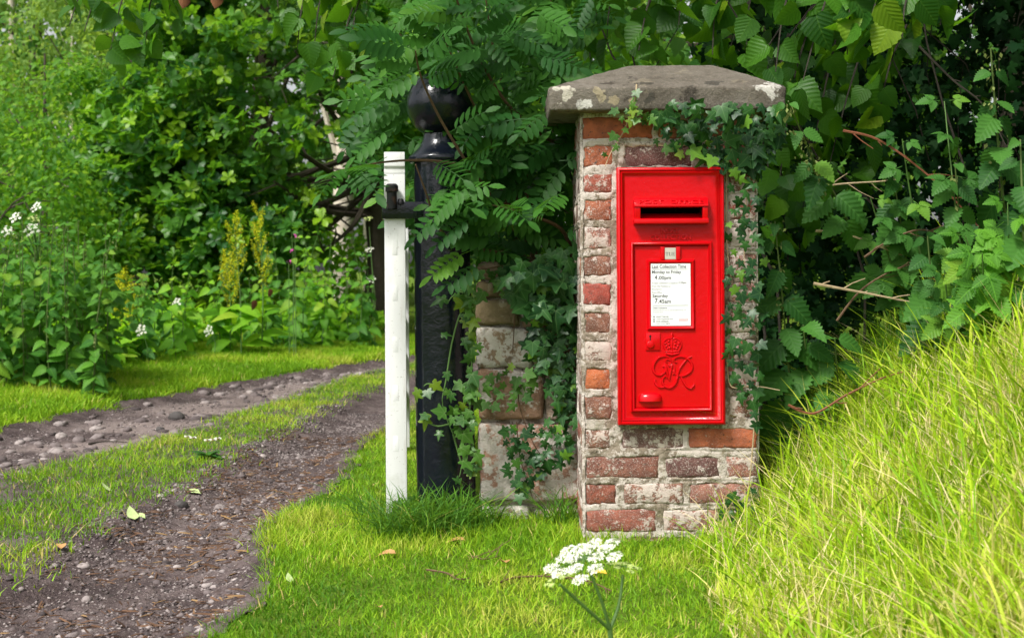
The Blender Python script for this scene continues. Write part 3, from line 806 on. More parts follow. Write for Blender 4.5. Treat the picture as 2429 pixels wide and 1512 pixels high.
M['ink_pink'] = simple('faded pink print', (.80, .48, .50), .6, .05)
M['tab'] = simple('worn nickel tab', (.50, .47, .40), .45, .15, 60)
mb = MB().rings(bu(1546.2), bu(1640.5), bv(772), bv(624.5), [(0, .006), (0, .0016), (.0006, .0010)])
notice = link('notice', mb.mesh('notice'), M['enamel'], box)
NYc = .0007
def nl(txt, u0, u1, v0, v1, m='ink', ext=0): text_obj('print', txt, u0, u1, v0, v1, NYc, M[m], notice)
def nline(u0, u1, v): link('print', MB().add([(bu(u0), NYc, bv(v+.45)), (bu(u1), NYc, bv(v+.45)), (bu(u1), NYc, bv(v-.45)), (bu(u0), NYc, bv(v-.45))], [(0,1,2,3)]).mesh('rule'), M['ink_mid'], notice)
nl('Last Collection Time', 1549, 1630, 627, 635.5); nline(1549, 1634, 638)
nl('Monday to Friday', 1549, 1618, 640.5, 650)
nl('4', 1555.5, 1561, 651.5, 662); nl('.00pm', 1563, 1594, 653.5, 664)
nl('A later collection is made at', 1549, 1610, 667, 672.5, 'ink_grey'); nl('5.30pm', 1612, 1630, 667, 673, 'ink_mid')
nl('from the Postbox at', 1549, 1593, 675, 680, 'ink_grey'); nl('Brampton,', 1549, 1573, 682.5, 688, 'ink_grey'); nl('Post Office', 1549, 1572, 690, 695, 'ink_grey')
nl('Saturday', 1550, 1586.5, 697, 706)
nl('7', 1555.5, 1562, 706.5, 717.5); nl('.45am', 1563, 1593.5, 709, 718); nline(1550, 1635, 723.5)
nl('Other Collections', 1550.5, 1584, 727, 731, 'ink_mid')
nl('Additional collections may be made throughout the day until', 1550.5, 1629, 733, 736.5, 'ink_grey'); nl('the last time shown', 1550.5, 1575, 737.5, 740.5, 'ink_grey')
nl('03457 740740', 1558.5, 1587.5, 748.5, 752, 'ink_mid'); nl('www.royalmail.com', 1558.5, 1598, 754, 758, 'ink_mid'); nl('0345 6000606', 1558.5, 1587.5, 759.5, 763, 'ink_mid')
nl('Postbox number', 1558.5, 1579, 765, 768, 'ink_grey'); nl('CA8 337', 1581, 1591, 765, 768, 'ink_mid')
for v in (750, 756, 761): link('print', MB().add([(bu(1551), NYc, bv(v+1.8)), (bu(1555), NYc, bv(v+1.8)), (bu(1554.3), NYc, bv(v-1.8)), (bu(1551.7), NYc, bv(v-1.8))], [(0,1,2,3)]).mesh('symbol'), M['ink_mid'], notice)
link('print', MB().add([(bu(1612), NYc+.0001, bv(760.5)), (bu(1634), NYc+.0001, bv(760.5)), (bu(1634), NYc+.0001, bv(755)), (bu(1612), NYc+.0001, bv(755))], [(0,1,2,3)]).mesh('logo block'), M['ink_pink'], notice)
text_obj('print', 'Royal Mail', 1614, 1632, 756.3, 759.6, NYc - .0002, M['enamel'], notice)
# day tab
tab = link('day_tab', MB().rings(bu(1580), bu(1606), bv(614.5), bv(587), [(0, .006), (0, .0015), (.001, .001)]).mesh('day_tab'), M['tab'], box)
mb = MB()
def bar(u0, u1, v0, v1): mb.add([(bu(u0), .0008, bv(v1)), (bu(u1), .0008, bv(v1)), (bu(u1), .0008, bv(v0)), (bu(u0), .0008, bv(v0))], [(0,1,2,3)])
for a in ((1581.5, 1588.2, 597.5, 598.1), (1584.3, 1585.6, 597.5, 605.5), (1583.2, 1586.7, 605.0, 605.5), (1581.5, 1582.0, 597.5, 599.6), (1587.7, 1588.2, 597.5, 599.6),
          (1590.0, 1591.3, 597.5, 603.6), (1589.2, 1592.2, 597.5, 597.9), (1595.0, 1595.6, 597.5, 603.6), (1594.2, 1596.6, 597.5, 597.9), (1590.5, 1595.3, 604.8, 605.6), (1590.2, 1591.4, 603.4, 605.2), (1594.7, 1595.5, 603.4, 605.2),
          (1598.3, 1599.6, 597.5, 605.5), (1597.6, 1603.2, 597.5, 598.1), (1597.6, 1603.6, 604.9, 605.5), (1598.3, 1602.2, 601.1, 601.7), (1602.8, 1603.2, 597.5, 599.5), (1603.1, 1603.6, 603.4, 605.5), (1601.8, 1602.2, 600.4, 602.4)): bar(*a)
link('print', mb.mesh('day letters'), M['ink'], tab)
# lock cover
mb = MB().rings(bu(1533), bu(1568), bv(830), bv(787.5), [(0, .0062), (.0006, .0025), (.002, .0018)])
lock = link('lock_plate', mb.mesh('lock_plate', smooth=True, angle=35), M['red'], door)
mb = MB(); N = 18
def disc(mb, u, v, r, y, prof):
    V = []; F = []
    for rr, yy in prof:
        for k in range(N): a = 2*math.pi*k/N; V.append((bu(u) + rr*math.cos(a), yy, bv(v) + rr*math.sin(a)))
    for i in range(len(prof)-1):
        for k in range(N): F.append((i*N+k, i*N+(k+1) % N, (i+1)*N+(k+1) % N, (i+1)*N+k))
    F.append(tuple((len(prof)-1)*N+k for k in range(N))); mb.add(V, F)
disc(mb, 1544, 816, 0, 0, [(q(9.2), .002), (q(8.8), -.001), (q(7.5), -.0022), (q(5), -.0016), (q(4), -.002)])
link('keyhole_cover', mb.mesh('keyhole_cover', smooth=True, angle=60), M['red'], door)
mb = MB(); disc(mb, 1544, 796, 0, 0, [(q(2.7), .0016)]); mb.add([(bu(1542.8), .0015, bv(807.5)), (bu(1545.4), .0015, bv(807.5)), (bu(1545.2), .0015, bv(797)), (bu(1542.9), .0015, bv(797))], [(0,1,2,3)])
link('keyhole', mb.mesh('keyhole'), M['hole_shade'], door)
# cup handle
V = []; F = []; n1, n2 = 18, 8
for i in range(n2 + 1):
    ph = math.pi / 2 * i / n2
    for k in range(n1 + 1):
        th = math.pi * k / n1
        V.append((bu(1543) + q(28) * math.cos(th), .006 - .019 * math.sin(th) * math.cos(ph) ** .8 - (.0 if i else 0), bv(950) + q(21) * math.sin(ph) * (math.sin(th) ** .45 if 0 < k < n1 else .0)))
for i in range(n2):
    for k in range(n1): a = i*(n1+1)+k; F.append((a, a+1, a+n1+2, a+n1+1))
F.append(tuple(range(n1, -1, -1)))
link('handle', MB().add(V, F).mesh('handle', smooth=True, angle=50), M['red'], door)
# cypher and crown, drawn as raised strokes
def cz(cx, cy): return (1411.6 + cx * .2197 , 711.7 + cy * .2197)
def stroke(mb, pts, r, n=6, y=.0045):
    pp = [Vector((bu(cz(*p)[0]), y, bv(cz(*p)[1]))) for p in pts]
    sm = bezier(pp, 5); k = len(sm)
    mb.tube(sm, [r * (.55 + .45 * math.sin(math.pi * min(1, max(0, (i + .8) / (k + .6))))) for i in range(k)], n)
mb = MB(); r1 = .0033
stroke(mb, [(790,668),(772,660),(775,638),(802,636),(826,655),(818,690),(795,690)], r1*.8)
stroke(mb, [(826,650),(800,612),(745,600),(690,618),(645,672),(632,735),(652,785),(700,805),(745,785),(766,742),(752,704),(738,716)], r1*1.15)
stroke(mb, [(748,705),(768,718),(782,780),(808,862)], r1*1.1)
stroke(mb, [(842,688),(826,740),(806,862)], r1*.9); stroke(mb, [(800,690),(815,710),(838,690)], r1*.8)
stroke(mb, [(860,692),(862,770),(845,800)], r1*.8); stroke(mb, [(845,770),(858,762),(870,780)], r1*.8)
stroke(mb, [(1050,606),(1000,632),(950,690),(910,750),(893,830),(870,895),(822,938),(765,930),(733,888),(738,838),(768,815),(780,838)], r1*1.2)
stroke(mb, [(655,848),(652,885),(690,930),(735,937),(760,925)], r1)
stroke(mb, [(890,668),(868,664),(856,640),(885,612),(945,604),(1010,634),(1050,688),(1048,748),(1005,793),(940,815),(885,802),(850,775)], r1*1.1)
stroke(mb, [(925,805),(955,870),(995,930),(1042,946),(1072,915),(1060,905)], r1*1.15)
link('cypher', mb.mesh('cypher', smooth=True, angle=60), M['red'], door)
mb = MB()
stroke(mb, [(768,572),(838,582),(908,572)], r1*1.3); stroke(mb, [(762,545),(838,555),(914,545)], r1*1.0)
for cx in range(775, 912, 19): stroke(mb, [(cx-4,561),(cx+4,561)], r1*.9)
stroke(mb, [(770,550),(745,490),(752,440),(790,410),(830,418),(838,440)], r1*.9); stroke(mb, [(908,550),(937,490),(928,440),(888,410),(848,418),(838,440)], r1*.9)
stroke(mb, [(838,412),(838,545)], r1*.9); stroke(mb, [(838,345),(838,400)], r1*.9); stroke(mb, [(826,368),(850,368)], r1*.8)
for cx, cy in ((775,500),(805,480),(872,480),(900,500),(790,525),(886,525),(838,405),(815,515),(860,515),(765,470),(912,470),(800,445),(876,445)): stroke(mb, [(cx-7,cy),(cx,cy-4),(cx+7,cy)], r1*1.3)
V = [(bu(cz(a,b)[0]), .0035, bv(cz(a,b)[1])) for a,b in ((768,560),(908,560),(930,490),(920,440),(885,415),(838,430),(790,415),(755,440),(746,490))]
V += [(v[0], .0062, v[2]) for v in V]
mb.add(V, [tuple(range(9))] + [(i, (i+1) % 9, 9+(i+1) % 9, 9+i) for i in range(9)])
link('crown', mb.mesh('crown', smooth=True, angle=60), M['red'], door)

# ------------------------------------------------------------------ sandstone wall
WY = 4.26
wall = thing('stone_wall', 'low lichen spotted sandstone wall between iron post and brick pillar', 'wall', (-.105, WY, 0))
g = G('sandstone'); oi = g.n('ObjectInfo'); lf, nb, nc = lichen_nodes(g, oi.outputs['Alpha'], .6)
col = g.mix(g.ramp(g.noise(12, 5, rough=.65), .3, .7), g.mix(1.0, oi.outputs['Color'], (.6, .6, .6), 'MULTIPLY'), g.mix(1.0, oi.outputs['Color'], (1.2, 1.2, 1.2), 'MULTIPLY'))
bl = g.ramp(g.noise(10, 3, dist=.5), .60, .62); col = g.mix(g.math('MULTIPLY', bl, oi.outputs['Alpha']), col, (.62, .61, .50))
col = g.mix(g.math('MULTIPLY', lf, .8), col, (.63, .60, .54))
col = g.mix(g.math('MULTIPLY', g.ramp(g.noise(16, 4), .6, .7), .5), col, (.06, .055, .04))
M['sandstone'] = g.done(g.prin(col, .92, g.bump(g.noise(60, 5, rough=.7), .9, .012), .2))
def stone_mesh(w_, h_, d_, k, rnd=.012):
    bm = bmesh.new(); bmesh.ops.create_cube(bm, size=1, matrix=Matrix.Diagonal((w_, d_, h_, 1)))
    bmesh.ops.bevel(bm, geom=list(bm.edges), offset=rnd, segments=2, profile=.5, affect='EDGES', clamp_overlap=True)
    for _ in range(3): bmesh.ops.subdivide_edges(bm, edges=[e for e in bm.edges if e.calc_length() > .03], cuts=1, use_grid_fill=True)
    bm.normal_update(); co = np.array([v.co for v in bm.verts])
    d = (fbm(co[:,0]*14+k*7, co[:,1]*14, co[:,2]*14, 80) - .5) * .022 + (fbm(co[:,0]*50+k*7, co[:,1]*50, co[:,2]*50, 81) - .5) * .008
    for v, q_ in zip(bm.verts, d): v.co += v.normal * float(q_)
    me = bpy.data.meshes.new('stone'); bm.to_mesh(me); bm.free()
    for p in me.polygons: p.use_smooth = True
    return me
BU, PKS, GY = (.25, .17, .11), (.40, .23, .16), (.31, .23, .175)
k = 0
for u0, u1, v0, v1, cc, li in ((1131, 1226, 622, 662, BU, .1), (1231, 1385, 618, 690, BU, .4), (1131, 1228, 667, 706, (.30, .22, .13), .2), (1131, 1232, 711, 771, (.25, .19, .11), .2), (1237, 1385, 696, 775, BU, .3),
        (1132, 1262, 776, 872, (.28, .20, .13), .75), (1267, 1385, 780, 880, BU, .3), (1134, 1290, 877, 998, (.33, .20, .13), .55), (1295, 1385, 886, 1000, GY, .6), (1137, 1385, 1004, 1190, PKS, .75), (1141, 1256, 1198, 1268, GY, .95), (1262, 1385, 1206, 1240, GY, .6), (1262, 1385, 1245, 1290, GY, .6)):
    a = P(u0, v1, WY); b = P(u1, v0, WY); w_ = b.x - a.x; h_ = b.z - a.z
    o = link('stone', stone_mesh(w_, h_, .34, k), M['sandstone'], wall); o.color = (*cc, li)
    o.location = Vector((a.x + w_ / 2, WY + .17 + random.uniform(-.008, .012), a.z + h_ / 2)) - wall.location; k += 1
link('mortar', MB().box(.012, .30, .03, .31, -.04, .765).mesh('wall core'), M['mortar'], wall)

# ------------------------------------------------------------------ iron gate post
g = G('black gloss paint'); n1 = g.noise(26, 3); n2 = g.noise(150, 3)
c = g.mix(g.ramp(g.noise(300, 2), .72, .78), (.004, .006, .011), (.03, .035, .045))
M['black'] = g.done(g.prin(c, .17, g.bump(g.math('ADD', n1, g.math('MULTIPLY', n2, .25)), .26, .008), .5))
post = thing('gate_post', 'round black painted iron gate post with ball top', 'post', (-.201, 4.30, 0)); post.rotation_euler = (0, -.011, 0)
link('shaft', MB().lathe([(.089, -.05), (.088, .3), (.085, .7), (.082, 1.03), (.081, 1.064)], n=40).mesh('shaft', smooth=True), M['black'], post)
link('collar', MB().lathe([(.081, 1.062), (.093, 1.064), (.096, 1.069), (.096, 1.079), (.093, 1.084), (.083, 1.092), (.066, 1.108), (.056, 1.124), (.052, 1.138), (.05, 1.15)], n=40).mesh('collar', smooth=True, angle=35), M['black'], post)
prof = [(.1 * math.sin(a), 1.238 - .1 * math.cos(a)) for a in np.linspace(.5, math.pi - .02, 22)]
link('ball', MB().lathe(prof, n=40).mesh('ball', smooth=True), M['black'], post)

# ------------------------------------------------------------------ white gate, swung open away from the camera
g = G('white gate paint'); ps = g.pos()
c = g.mix(g.noise(8, 4), (.74, .74, .74), (.82, .82, .82))
mp = g.n('Mapping'); mp.inputs['Scale'].default_value = (60, 60, 6); g.put(mp.inputs[0], ps)
st = g.noise(1.0, 4, mp.outputs[0])
c = g.mix(g.math('MULTIPLY', g.ramp(st, .58, .72), .35), c, (.55, .50, .44))
c = g.mix(g.math('MULTIPLY', g.ramp(g.noise(140, 3), .64, .72), .5), c, (.3, .27, .22))
c = g.mix(g.math('MULTIPLY', g.ramp(g.noise(11, 5, rough=.7), .52, .72), .3), c, (.42, .44, .34))
M['white'] = g.done(g.prin(c, .45, g.bump(st, .25, .004), .4))
ga = P(941, 1210, 4.24); ga.z = 0.02
gate = thing('field_gate', 'white painted wooden gate standing open beside black iron post', 'gate', ga)
gdir = Vector((-.107, 1.62, 0)).normalized(); gate.rotation_euler = (0, 0, math.atan2(gdir.y, gdir.x) - math.pi / 2)
hw = .031
link('stile', MB().box(-hw, hw, 0, .075, 0, 1.008).mesh('stile', bevel=.003), M['white'], gate)
mb = MB().add([(-hw, 0, 1.0085), (hw, 0, 1.0085), (hw, .075, 1.0085), (-hw, .075, 1.0085), (-hw, .002, 1.022), (hw, .002, 1.022), (hw, .073, 1.022), (-hw, .073, 1.022), (-hw+.0005, -.004, 1.03), (hw-.0005, -.004, 1.03), (hw-.0005, .079, 1.03), (-hw+.0005, .079, 1.03), (-hw+.0005, -.004, 1.072), (hw-.0005, -.004, 1.072), (hw-.0005, .079, 1.066), (-hw+.0005, .079, 1.066)],
    [(0,3,2,1)] + [(a+i, a+(i+1) % 4, a+4+(i+1) % 4, a+4+i) for a in (0, 4, 8) for i in range(4)] + [(12,13,14,15)])
link('stile_top', mb.mesh('stile_top', bevel=.002), M['white'], gate)
for v in (585, 693, 815, 930, 1050):
    zc = EYE - (v - HV) * K * 4.24 - .02
    link('tenon', MB().box(-.009, .007, -.0006, .02, zc - .022, zc + .022).mesh('tenon', bevel=.0003), M['white'], gate)
    link('rail', MB().box(-.011, .011, .0755, 1.6, zc - .04, zc + .04).mesh('rail', bevel=.003), M['white'], gate)
link('end_stile', MB().box(-.03, .03, 1.601, 1.67, 0, 1.0).mesh('end_stile', bevel=.003), M['white'], gate)
g = G('rusty black iron'); f = g.ramp(g.noise(40, 4), .52, .66)
c = g.mix(g.math('MULTIPLY', f, .6), (.012, .012, .014), (.14, .06, .035)); M['rust'] = g.done(g.prin(c, .5, g.bump(g.noise(90, 3), .5, .005), .4))
z1 = EYE - (497 - HV) * K * 4.24 - .02; z2 = EYE - (462 - HV) * K * 4.24 - .02
hin = link('hinge_band', MB().box(-hw - .007, hw + .085, -.012, -.0005, z1 - .025, z1 + .025).box(-hw - .0075, -hw - .0004, -.0006, .09, z1 - .0245, z1 + .0245).mesh('hinge_band', bevel=.003), M['black'], gate)
link('hinge_pin', MB().lathe([(.015, 0), (.015, .05), (.019, .051), (.019, .068), (.013, .074)], (-.008, -.018), 14, z2 - .04).mesh('hinge_pin', smooth=True), M['rust'], hin)
link('bolt', MB().lathe([(.009, 0), (.009, .012), (.006, .016)], (.018, -.015), 10, z1 + .018).mesh('bolt', smooth=True), M['rust'], hin)
# ------------------------------------------------------------------ grass
def blades(name, mat, xy, h, wd, bend, rnd, label, cat, seg=3, lean=0.25, z=None, parent=None):
    """many bent grass blades in one mesh"""
    xy = np.asarray(xy, float); N = len(xy); h = np.broadcast_to(h, (N,)); wd = np.broadcast_to(wd, (N,)); bend = np.broadcast_to(bend, (N,))
    zb = (gz(xy[:, 0], xy[:, 1]) if z is None else z) - .004
    ya = rng.random(N) * 2 * np.pi; la = rng.random(N) * 2 * np.pi
    sx, sy = np.cos(ya), np.sin(ya); bx_, by_ = np.cos(la), np.sin(la); ln = rng.normal(0, lean, N)
    V = np.zeros((N, seg * 2 + 1, 3))
    for k in range(seg + 1):
        t = k / seg; off = (ln * t + bend * t * t) * h; up = h * (t - .35 * np.abs(bend) * t * t)
        cx = xy[:, 0] + bx_ * off; cy = xy[:, 1] + by_ * off; cz_ = zb + up
        if k < seg:
            ww = wd * (1 - .55 * t) * .5
            V[:, 2*k] = np.stack([cx - sx * ww, cy - sy * ww, cz_], 1); V[:, 2*k+1] = np.stack([cx + sx * ww, cy + sy * ww, cz_], 1)
        else: V[:, 2*seg] = np.stack([cx, cy, cz_], 1)
    nv = seg * 2 + 1; F = []
    for k in range(seg - 1): F.append((2*k, 2*k+1, 2*k+3, 2*k+2))
    F.append((2*seg-2, 2*seg-1, 2*seg))
    lv = np.array([i for f in F for i in f]); ns = np.array([len(f) for f in F]); ls = np.concatenate([[0], np.cumsum(ns)[:-1]])
    LV = (lv[None] + (np.arange(N) * nv)[:, None]).ravel(); LS = (ls[None] + (np.arange(N) * len(lv))[:, None]).ravel()
    me = mesh_np(name, V.reshape(-1, 3), LV, LS, rnd=np.repeat(rnd, nv))
    o = link(name, me, mat, parent); o['kind'] = 'stuff'
    if label: tag(o, label, cat)
    return o
def in_view(x, y, z=0.0, m=330):
    u, v = proj(np.stack([x, y, np.broadcast_to(z, x.shape)], -1)); return (u > -m) & (u < 2429 + m) & (v < 1512 + m * 1.5)
def sample(n, x0, x1, y0, y1): return rng.uniform(x0, x1, n), rng.uniform(y0, y1, n)
def patch(x, y, f, s): return fbm(x * f, y * f, 0, s)

# mown lawn in front of the wall and pillar and beside the lane
x, y = sample(165000, -.95, .85, 2.1, 8.5)
L, B, A, Rr = lane_at(y)
edge = Rr - .03 + .12 * (fbm(x * 14, y * 14, 0, 91) - .5) + np.abs(rng.normal(0, .025, len(x)))
foot = ((x > PX0) & (x < PX1) & (y > PY0 - .005) & (y < PY1)) | ((x > -.1) & (x < .2) & (y > WY)) | (np.hypot(x + .206, y - 4.30) < .082)
keep = in_view(x, y) & (x > edge) & ~foot & ((y < 4.6) | (x < -.15)) & (rng.random(len(x)) < np.where(y < 4.7, 1, .55))
x, y = x[keep], y[keep]; pt = patch(x, y, 5, 92); near = np.exp(-np.minimum(np.abs(y - PY0), np.abs(y - WY)) * 9) * (y > 3.6)
edgy = np.exp(-np.abs(x - lane_at(y)[3]) * 14)
h = rng.uniform(.014, .033, len(x)) * (.65 + .8 * pt) * (1 + .8 * near + .5 * edgy)
p2 = patch(x, y, 1.7, 192); rn = np.clip(.52 + (pt - .5) * 1.1 + (p2 - .5) * 1.0 + rng.normal(0, .17, len(x)), 0, .93); rn[rng.random(len(x)) < .025] = 1.0
blades('lawn_grass', M['lawn'], np.stack([x, y], 1), h, rng.uniform(.0022, .0042, len(x)), rng.uniform(.1, .9, len(x)), rn, 'short bright green lawn grass in front of the pillar', 'grass', 2, .45)

# grass strip between the wheel tracks
x, y = sample(190000, -2.5, .3, 2.6, 13)
L, B, A, Rr = lane_at(y); dd = np.minimum(x - B, A - x); pt = patch(x, y, 4, 93)
keep = in_view(x, y) & (dd > -.10) & (rng.random(len(x)) < sstep(-.10, .16, dd) * (.25 + 1.2 * sstep(.25, .52, pt)) + .03)
x, y, pt = x[keep], y[keep], pt[keep]
rn = np.clip(.50 + (pt - .5) * 1.0 + (patch(x, y, 1.7, 193) - .5) * .8 + rng.normal(0, .17, len(x)), 0, .93); rn[rng.random(len(x)) < .06] = 1.0
blades('lane_grass', M['lawn'], np.stack([x, y], 1), rng.uniform(.02, .05, len(x)) * (.6 + .8 * pt), rng.uniform(.0028, .005, len(x)), rng.uniform(.1, .9, len(x)), rn, 'patchy grass strip growing between the two wheel tracks', 'grass', 2, .5, z=gz(x, y, .0))

# mown verge beyond the lane
x, y = sample(420000, -6.2, .6, 5.2, 14.5)
L, B, A, Rr = lane_at(y); d = L + .02 + .08 * (vnoise(x * 9, y * 9, 0, 94) - .5) - x
keep = in_view(x, y, .2) & (d > 0) & (d < 2.6)
x, y = x[keep], y[keep]; pt = patch(x, y, 3, 95)
rn = np.clip(.60 + (pt - .5) * .9 + (patch(x, y, 1.0, 194) - .5) * .6 + rng.normal(0, .14, len(x)), 0, .93); rn[rng.random(len(x)) < .02] = 1.0
blades('verge_grass', M['lawn'], np.stack([x, y], 1), rng.uniform(.03, .07, len(x)) * (.7 + .6 * pt), rng.uniform(.005, .010, len(x)), rng.uniform(.1, .8, len(x)), rn, 'bright mown grass verge on the far side of the lane', 'grass', 2, .4)

# long grass on the bank
x, y = sample(130000, .42, 2.6, 1.5, 4.25)
keep = in_view(x, y, .3, 900) & (rng.random(len(x)) < sstep(.42, .54, x + .16 * (vnoise(x * 6, y * 6, 0, 96) - .5))) & ~((x < PX1 + .01) & (y > PY0 - .01))
x, y = x[keep], y[keep]; pt = patch(x, y, 5, 97)
rn = np.clip(.56 + (pt - .5) * .9 + rng.normal(0, .2, len(x)), 0, .87); dead = rng.random(len(x)) < .16 + .30 * sstep(.5, .75, patch(x, y, 4, 98)); rn[dead] = rng.uniform(.88, 1, dead.sum())
h = rng.uniform(.04, .115, len(x)) * (.7 + .7 * pt); tall = rng.random(len(x)) < .04; h[tall] *= 1.8
h *= (.65 + .35 * sstep(.5, .8, x)) * (1 + .6 * sstep(3.7, 4.1, y)); h[dead] *= .75
blades('bank_grass', M['bank'], np.stack([x, y], 1), h, rng.uniform(.0025, .0070, len(x)), rng.uniform(.05, 1.0, len(x)), rn, 'long bright grass with dry straw on the sloping bank', 'grass', 4, .3)

# broad blades and bleached straws standing out of the bank
x, y = sample(2600, .50, 1.7, 1.7, 4.25); k = in_view(x, y, .3, 100) & ~((x < PX1 + .01) & (y > PY0 - .01)); x, y = x[k], y[k]
blades('broad_grass', M['bank'], np.stack([x, y], 1), rng.uniform(.12, .27, len(x)) * (.6 + .4 * sstep(.5, .8, x)), rng.uniform(.005, .0095, len(x)), rng.uniform(.1, 1.3, len(x)), rng.uniform(.05, .8, len(x)), 'scattered broad grass blades standing above the bank grass', 'grass', 5, .3)
x, y = sample(2800, .52, 1.7, 1.7, 4.2); k = in_view(x, y, .3, 100) & ~((x < PX1 + .01) & (y > PY0 - .01)); x, y = x[k], y[k]
blades('straw', M['bank'], np.stack([x, y], 1), rng.uniform(.07, .20, len(x)), rng.uniform(.002, .005, len(x)), rng.uniform(.0, 1.2, len(x)), rng.uniform(.9, 1, len(x)), 'bleached dry straws among the bank grass', 'straw', 4, .6)
# lush tuft at the foot of the gate and post
xs_, ys_ = [], []
for cx, cy, sg, n in ((-.25, 4.10, .06, 380), (-.15, 4.12, .06, 260), (-.29, 3.98, .05, 240), (-.20, 3.98, .06, 160), (-.42, 4.28, .04, 60), (.14, 4.18, .03, 100)):
    xs_.append(rng.normal(cx, sg, n)); ys_.append(rng.normal(cy, sg * .6, n))
x, y = np.concatenate(xs_), np.concatenate(ys_)
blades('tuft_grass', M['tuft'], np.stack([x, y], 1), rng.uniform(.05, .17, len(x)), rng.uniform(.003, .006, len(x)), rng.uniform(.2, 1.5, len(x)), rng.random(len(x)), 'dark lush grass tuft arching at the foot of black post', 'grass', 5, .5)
# rank grass at the hedge foot beside the pillar
x = rng.uniform(.69, 1.3, 2600); y = rng.uniform(3.95, 4.5, 2600)
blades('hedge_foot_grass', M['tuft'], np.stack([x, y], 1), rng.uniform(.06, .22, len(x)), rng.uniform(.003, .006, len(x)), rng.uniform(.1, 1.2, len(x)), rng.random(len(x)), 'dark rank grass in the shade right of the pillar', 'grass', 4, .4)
# tall weeds behind the verge
x, y = sample(60000, -6.5, .3, 7.5, 15.5)
L, B, A, Rr = lane_at(y); d = L - x; keep = in_view(x, y, .2) & (d > 1.2) & (d < 3.6) & (rng.random(len(x)) < sstep(.35, .6, patch(x, y, 2, 99)) * sstep(1.1, 2.0, d))
x, y = x[keep], y[keep]
blades('rough_grass', M['bank'], np.stack([x, y], 1), rng.uniform(.08, .32, len(x)), rng.uniform(.005, .010, len(x)), rng.uniform(.1, 1.0, len(x)), np.clip(rng.normal(.5, .2, len(x)), 0, .87), 'rough uncut grass along the back of the verge', 'grass', 3, .3)

# ------------------------------------------------------------------ lane stones and litter
def pebble(k, n=1):
    bm = bmesh.new(); bmesh.ops.create_icosphere(bm, subdivisions=n, radius=.5)
    for v in bm.verts:
        c_ = v.co; f = .8 + .45 * float(vnoise(c_.x * 2.2 + k * 5, c_.y * 2.2, c_.z * 2.2, 120))
        v.co = Vector((c_.x * f, c_.y * f * .8, c_.z * f * .5))
    V = [tuple(v.co) for v in bm.verts]; F = [tuple(v.index for v in f.verts) for f in bm.faces]; bm.free(); return T(V, F)
PEB = [pebble(k, 2) for k in range(6)]; PEBS = [T(np.array([(.55, 0, 0), (0, .45, .05), (-.5, .05, 0), (.05, -.5, 0), (.08, .04, .30), (0, 0, -.25)]) * f, [(0, 1, 4), (1, 2, 4), (2, 3, 4), (3, 0, 4), (1, 0, 5), (2, 1, 5), (3, 2, 5), (0, 3, 5)]) for f in (np.array([1, .9, 1]), np.array([.8, 1.2, .8]), np.array([1.2, .7, 1.1]))]
g = G('lane stone'); at = g.n('Attribute'); at.attribute_name = 'rnd'; oi = g.n('ObjectInfo')
r = g.math('FRACT', g.math('ADD', at.outputs['Fac'], oi.outputs['Random']))
c = g.cramp(r, [(0, (.05, .040, .040)), (.35, (.115, .092, .090)), (.65, (.18, .148, .143)), (.88, (.28, .24, .23)), (1, (.38, .33, .31))])
c = g.mix(g.math('MULTIPLY', g.ramp(g.noise(60, 4), .45, .7), .6), c, (.07, .05, .042))
M['stone'] = g.done(g.prin(c, .8, g.bump(g.noise(120, 3), .5, .004), .3))
M['litter'] = leaf_mat('bark litter', (.05, .026, .016), (.19, .105, .06), (.35, .22, .1), 0, .85)
def lane_pts(n, y0, y1, which):
    y = rng.uniform(y0, y1, n); L, B, A, Rr = lane_at(y); t = rng.random(n)
    if which == 'l': x = L + .06 + (B - L - .02) * t
    elif which == 'r': x = A - .05 + (Rr - A + .03) * t
    else: x = L + (Rr - L) * t
    return x, y
def stones_at(x, y, s):
    z = gz(x, y, 0.0); a = rng.random(len(x)) * 6.28
    yv = np.stack([np.cos(a), np.sin(a), rng.normal(0, .12, len(x))], 1); zv = np.stack([rng.normal(0, .15, len(x)), rng.normal(0, .15, len(x)), np.ones(len(x))], 1)
    return np.stack([x, y, z + .003 + s * .02], 1), yv, zv
x1_, y1_ = lane_pts(190, 5.0, 11, 'l'); s1_ = rng.uniform(.03, .085, 190)
x2_, y2_ = lane_pts(170, 2.7, 6.5, 'r'); s2_ = rng.uniform(.012, .034, 170) * np.where(rng.random(170) < .12, 1.5, 1)
x = np.concatenate([x1_, x2_]); y = np.concatenate([y1_, y2_]); s = np.concatenate([s1_, s2_])
k = in_view(x, y, 0, 20); x, y, s = x[k][:300], y[k][:300], s[k][:300]
p_, yv, zv = stones_at(x, y, s); leaf_objs('stone', 'lane stone', PEB, M['stone'], lane, p_, yv, zv, s)
xa, ya_ = lane_pts(30000, 2.5, 8.0, 'r'); xb, yb_ = lane_pts(14000, 4.8, 12, 'l'); xc, yc_ = lane_pts(1500, 2.6, 6, 'm')
x = np.concatenate([xa, xb, xc]); y = np.concatenate([ya_, yb_, yc_]); s = rng.uniform(.005, .014, len(x)) * np.where(rng.random(len(x)) < .1, 2.0, 1)
dens = patch(x, y, 3.2, 101); k = in_view(x, y) & (dens + rng.normal(0, .12, len(x)) > .36); x, y, s = x[k], y[k], s[k]
p_, yv, zv = stones_at(x, y, s); o = link('gravel', merge('gravel', PEBS, p_, yv, zv, s), M['stone'], lane); o['kind'] = 'stuff'
CHIP = [T([(-.06, 0, 0), (.06, 0, .02), (.05, 1, .06), (-.05, 1, .03), (0, .5, .10)], [(0, 1, 4), (1, 2, 4), (2, 3, 4), (3, 0, 4)])]
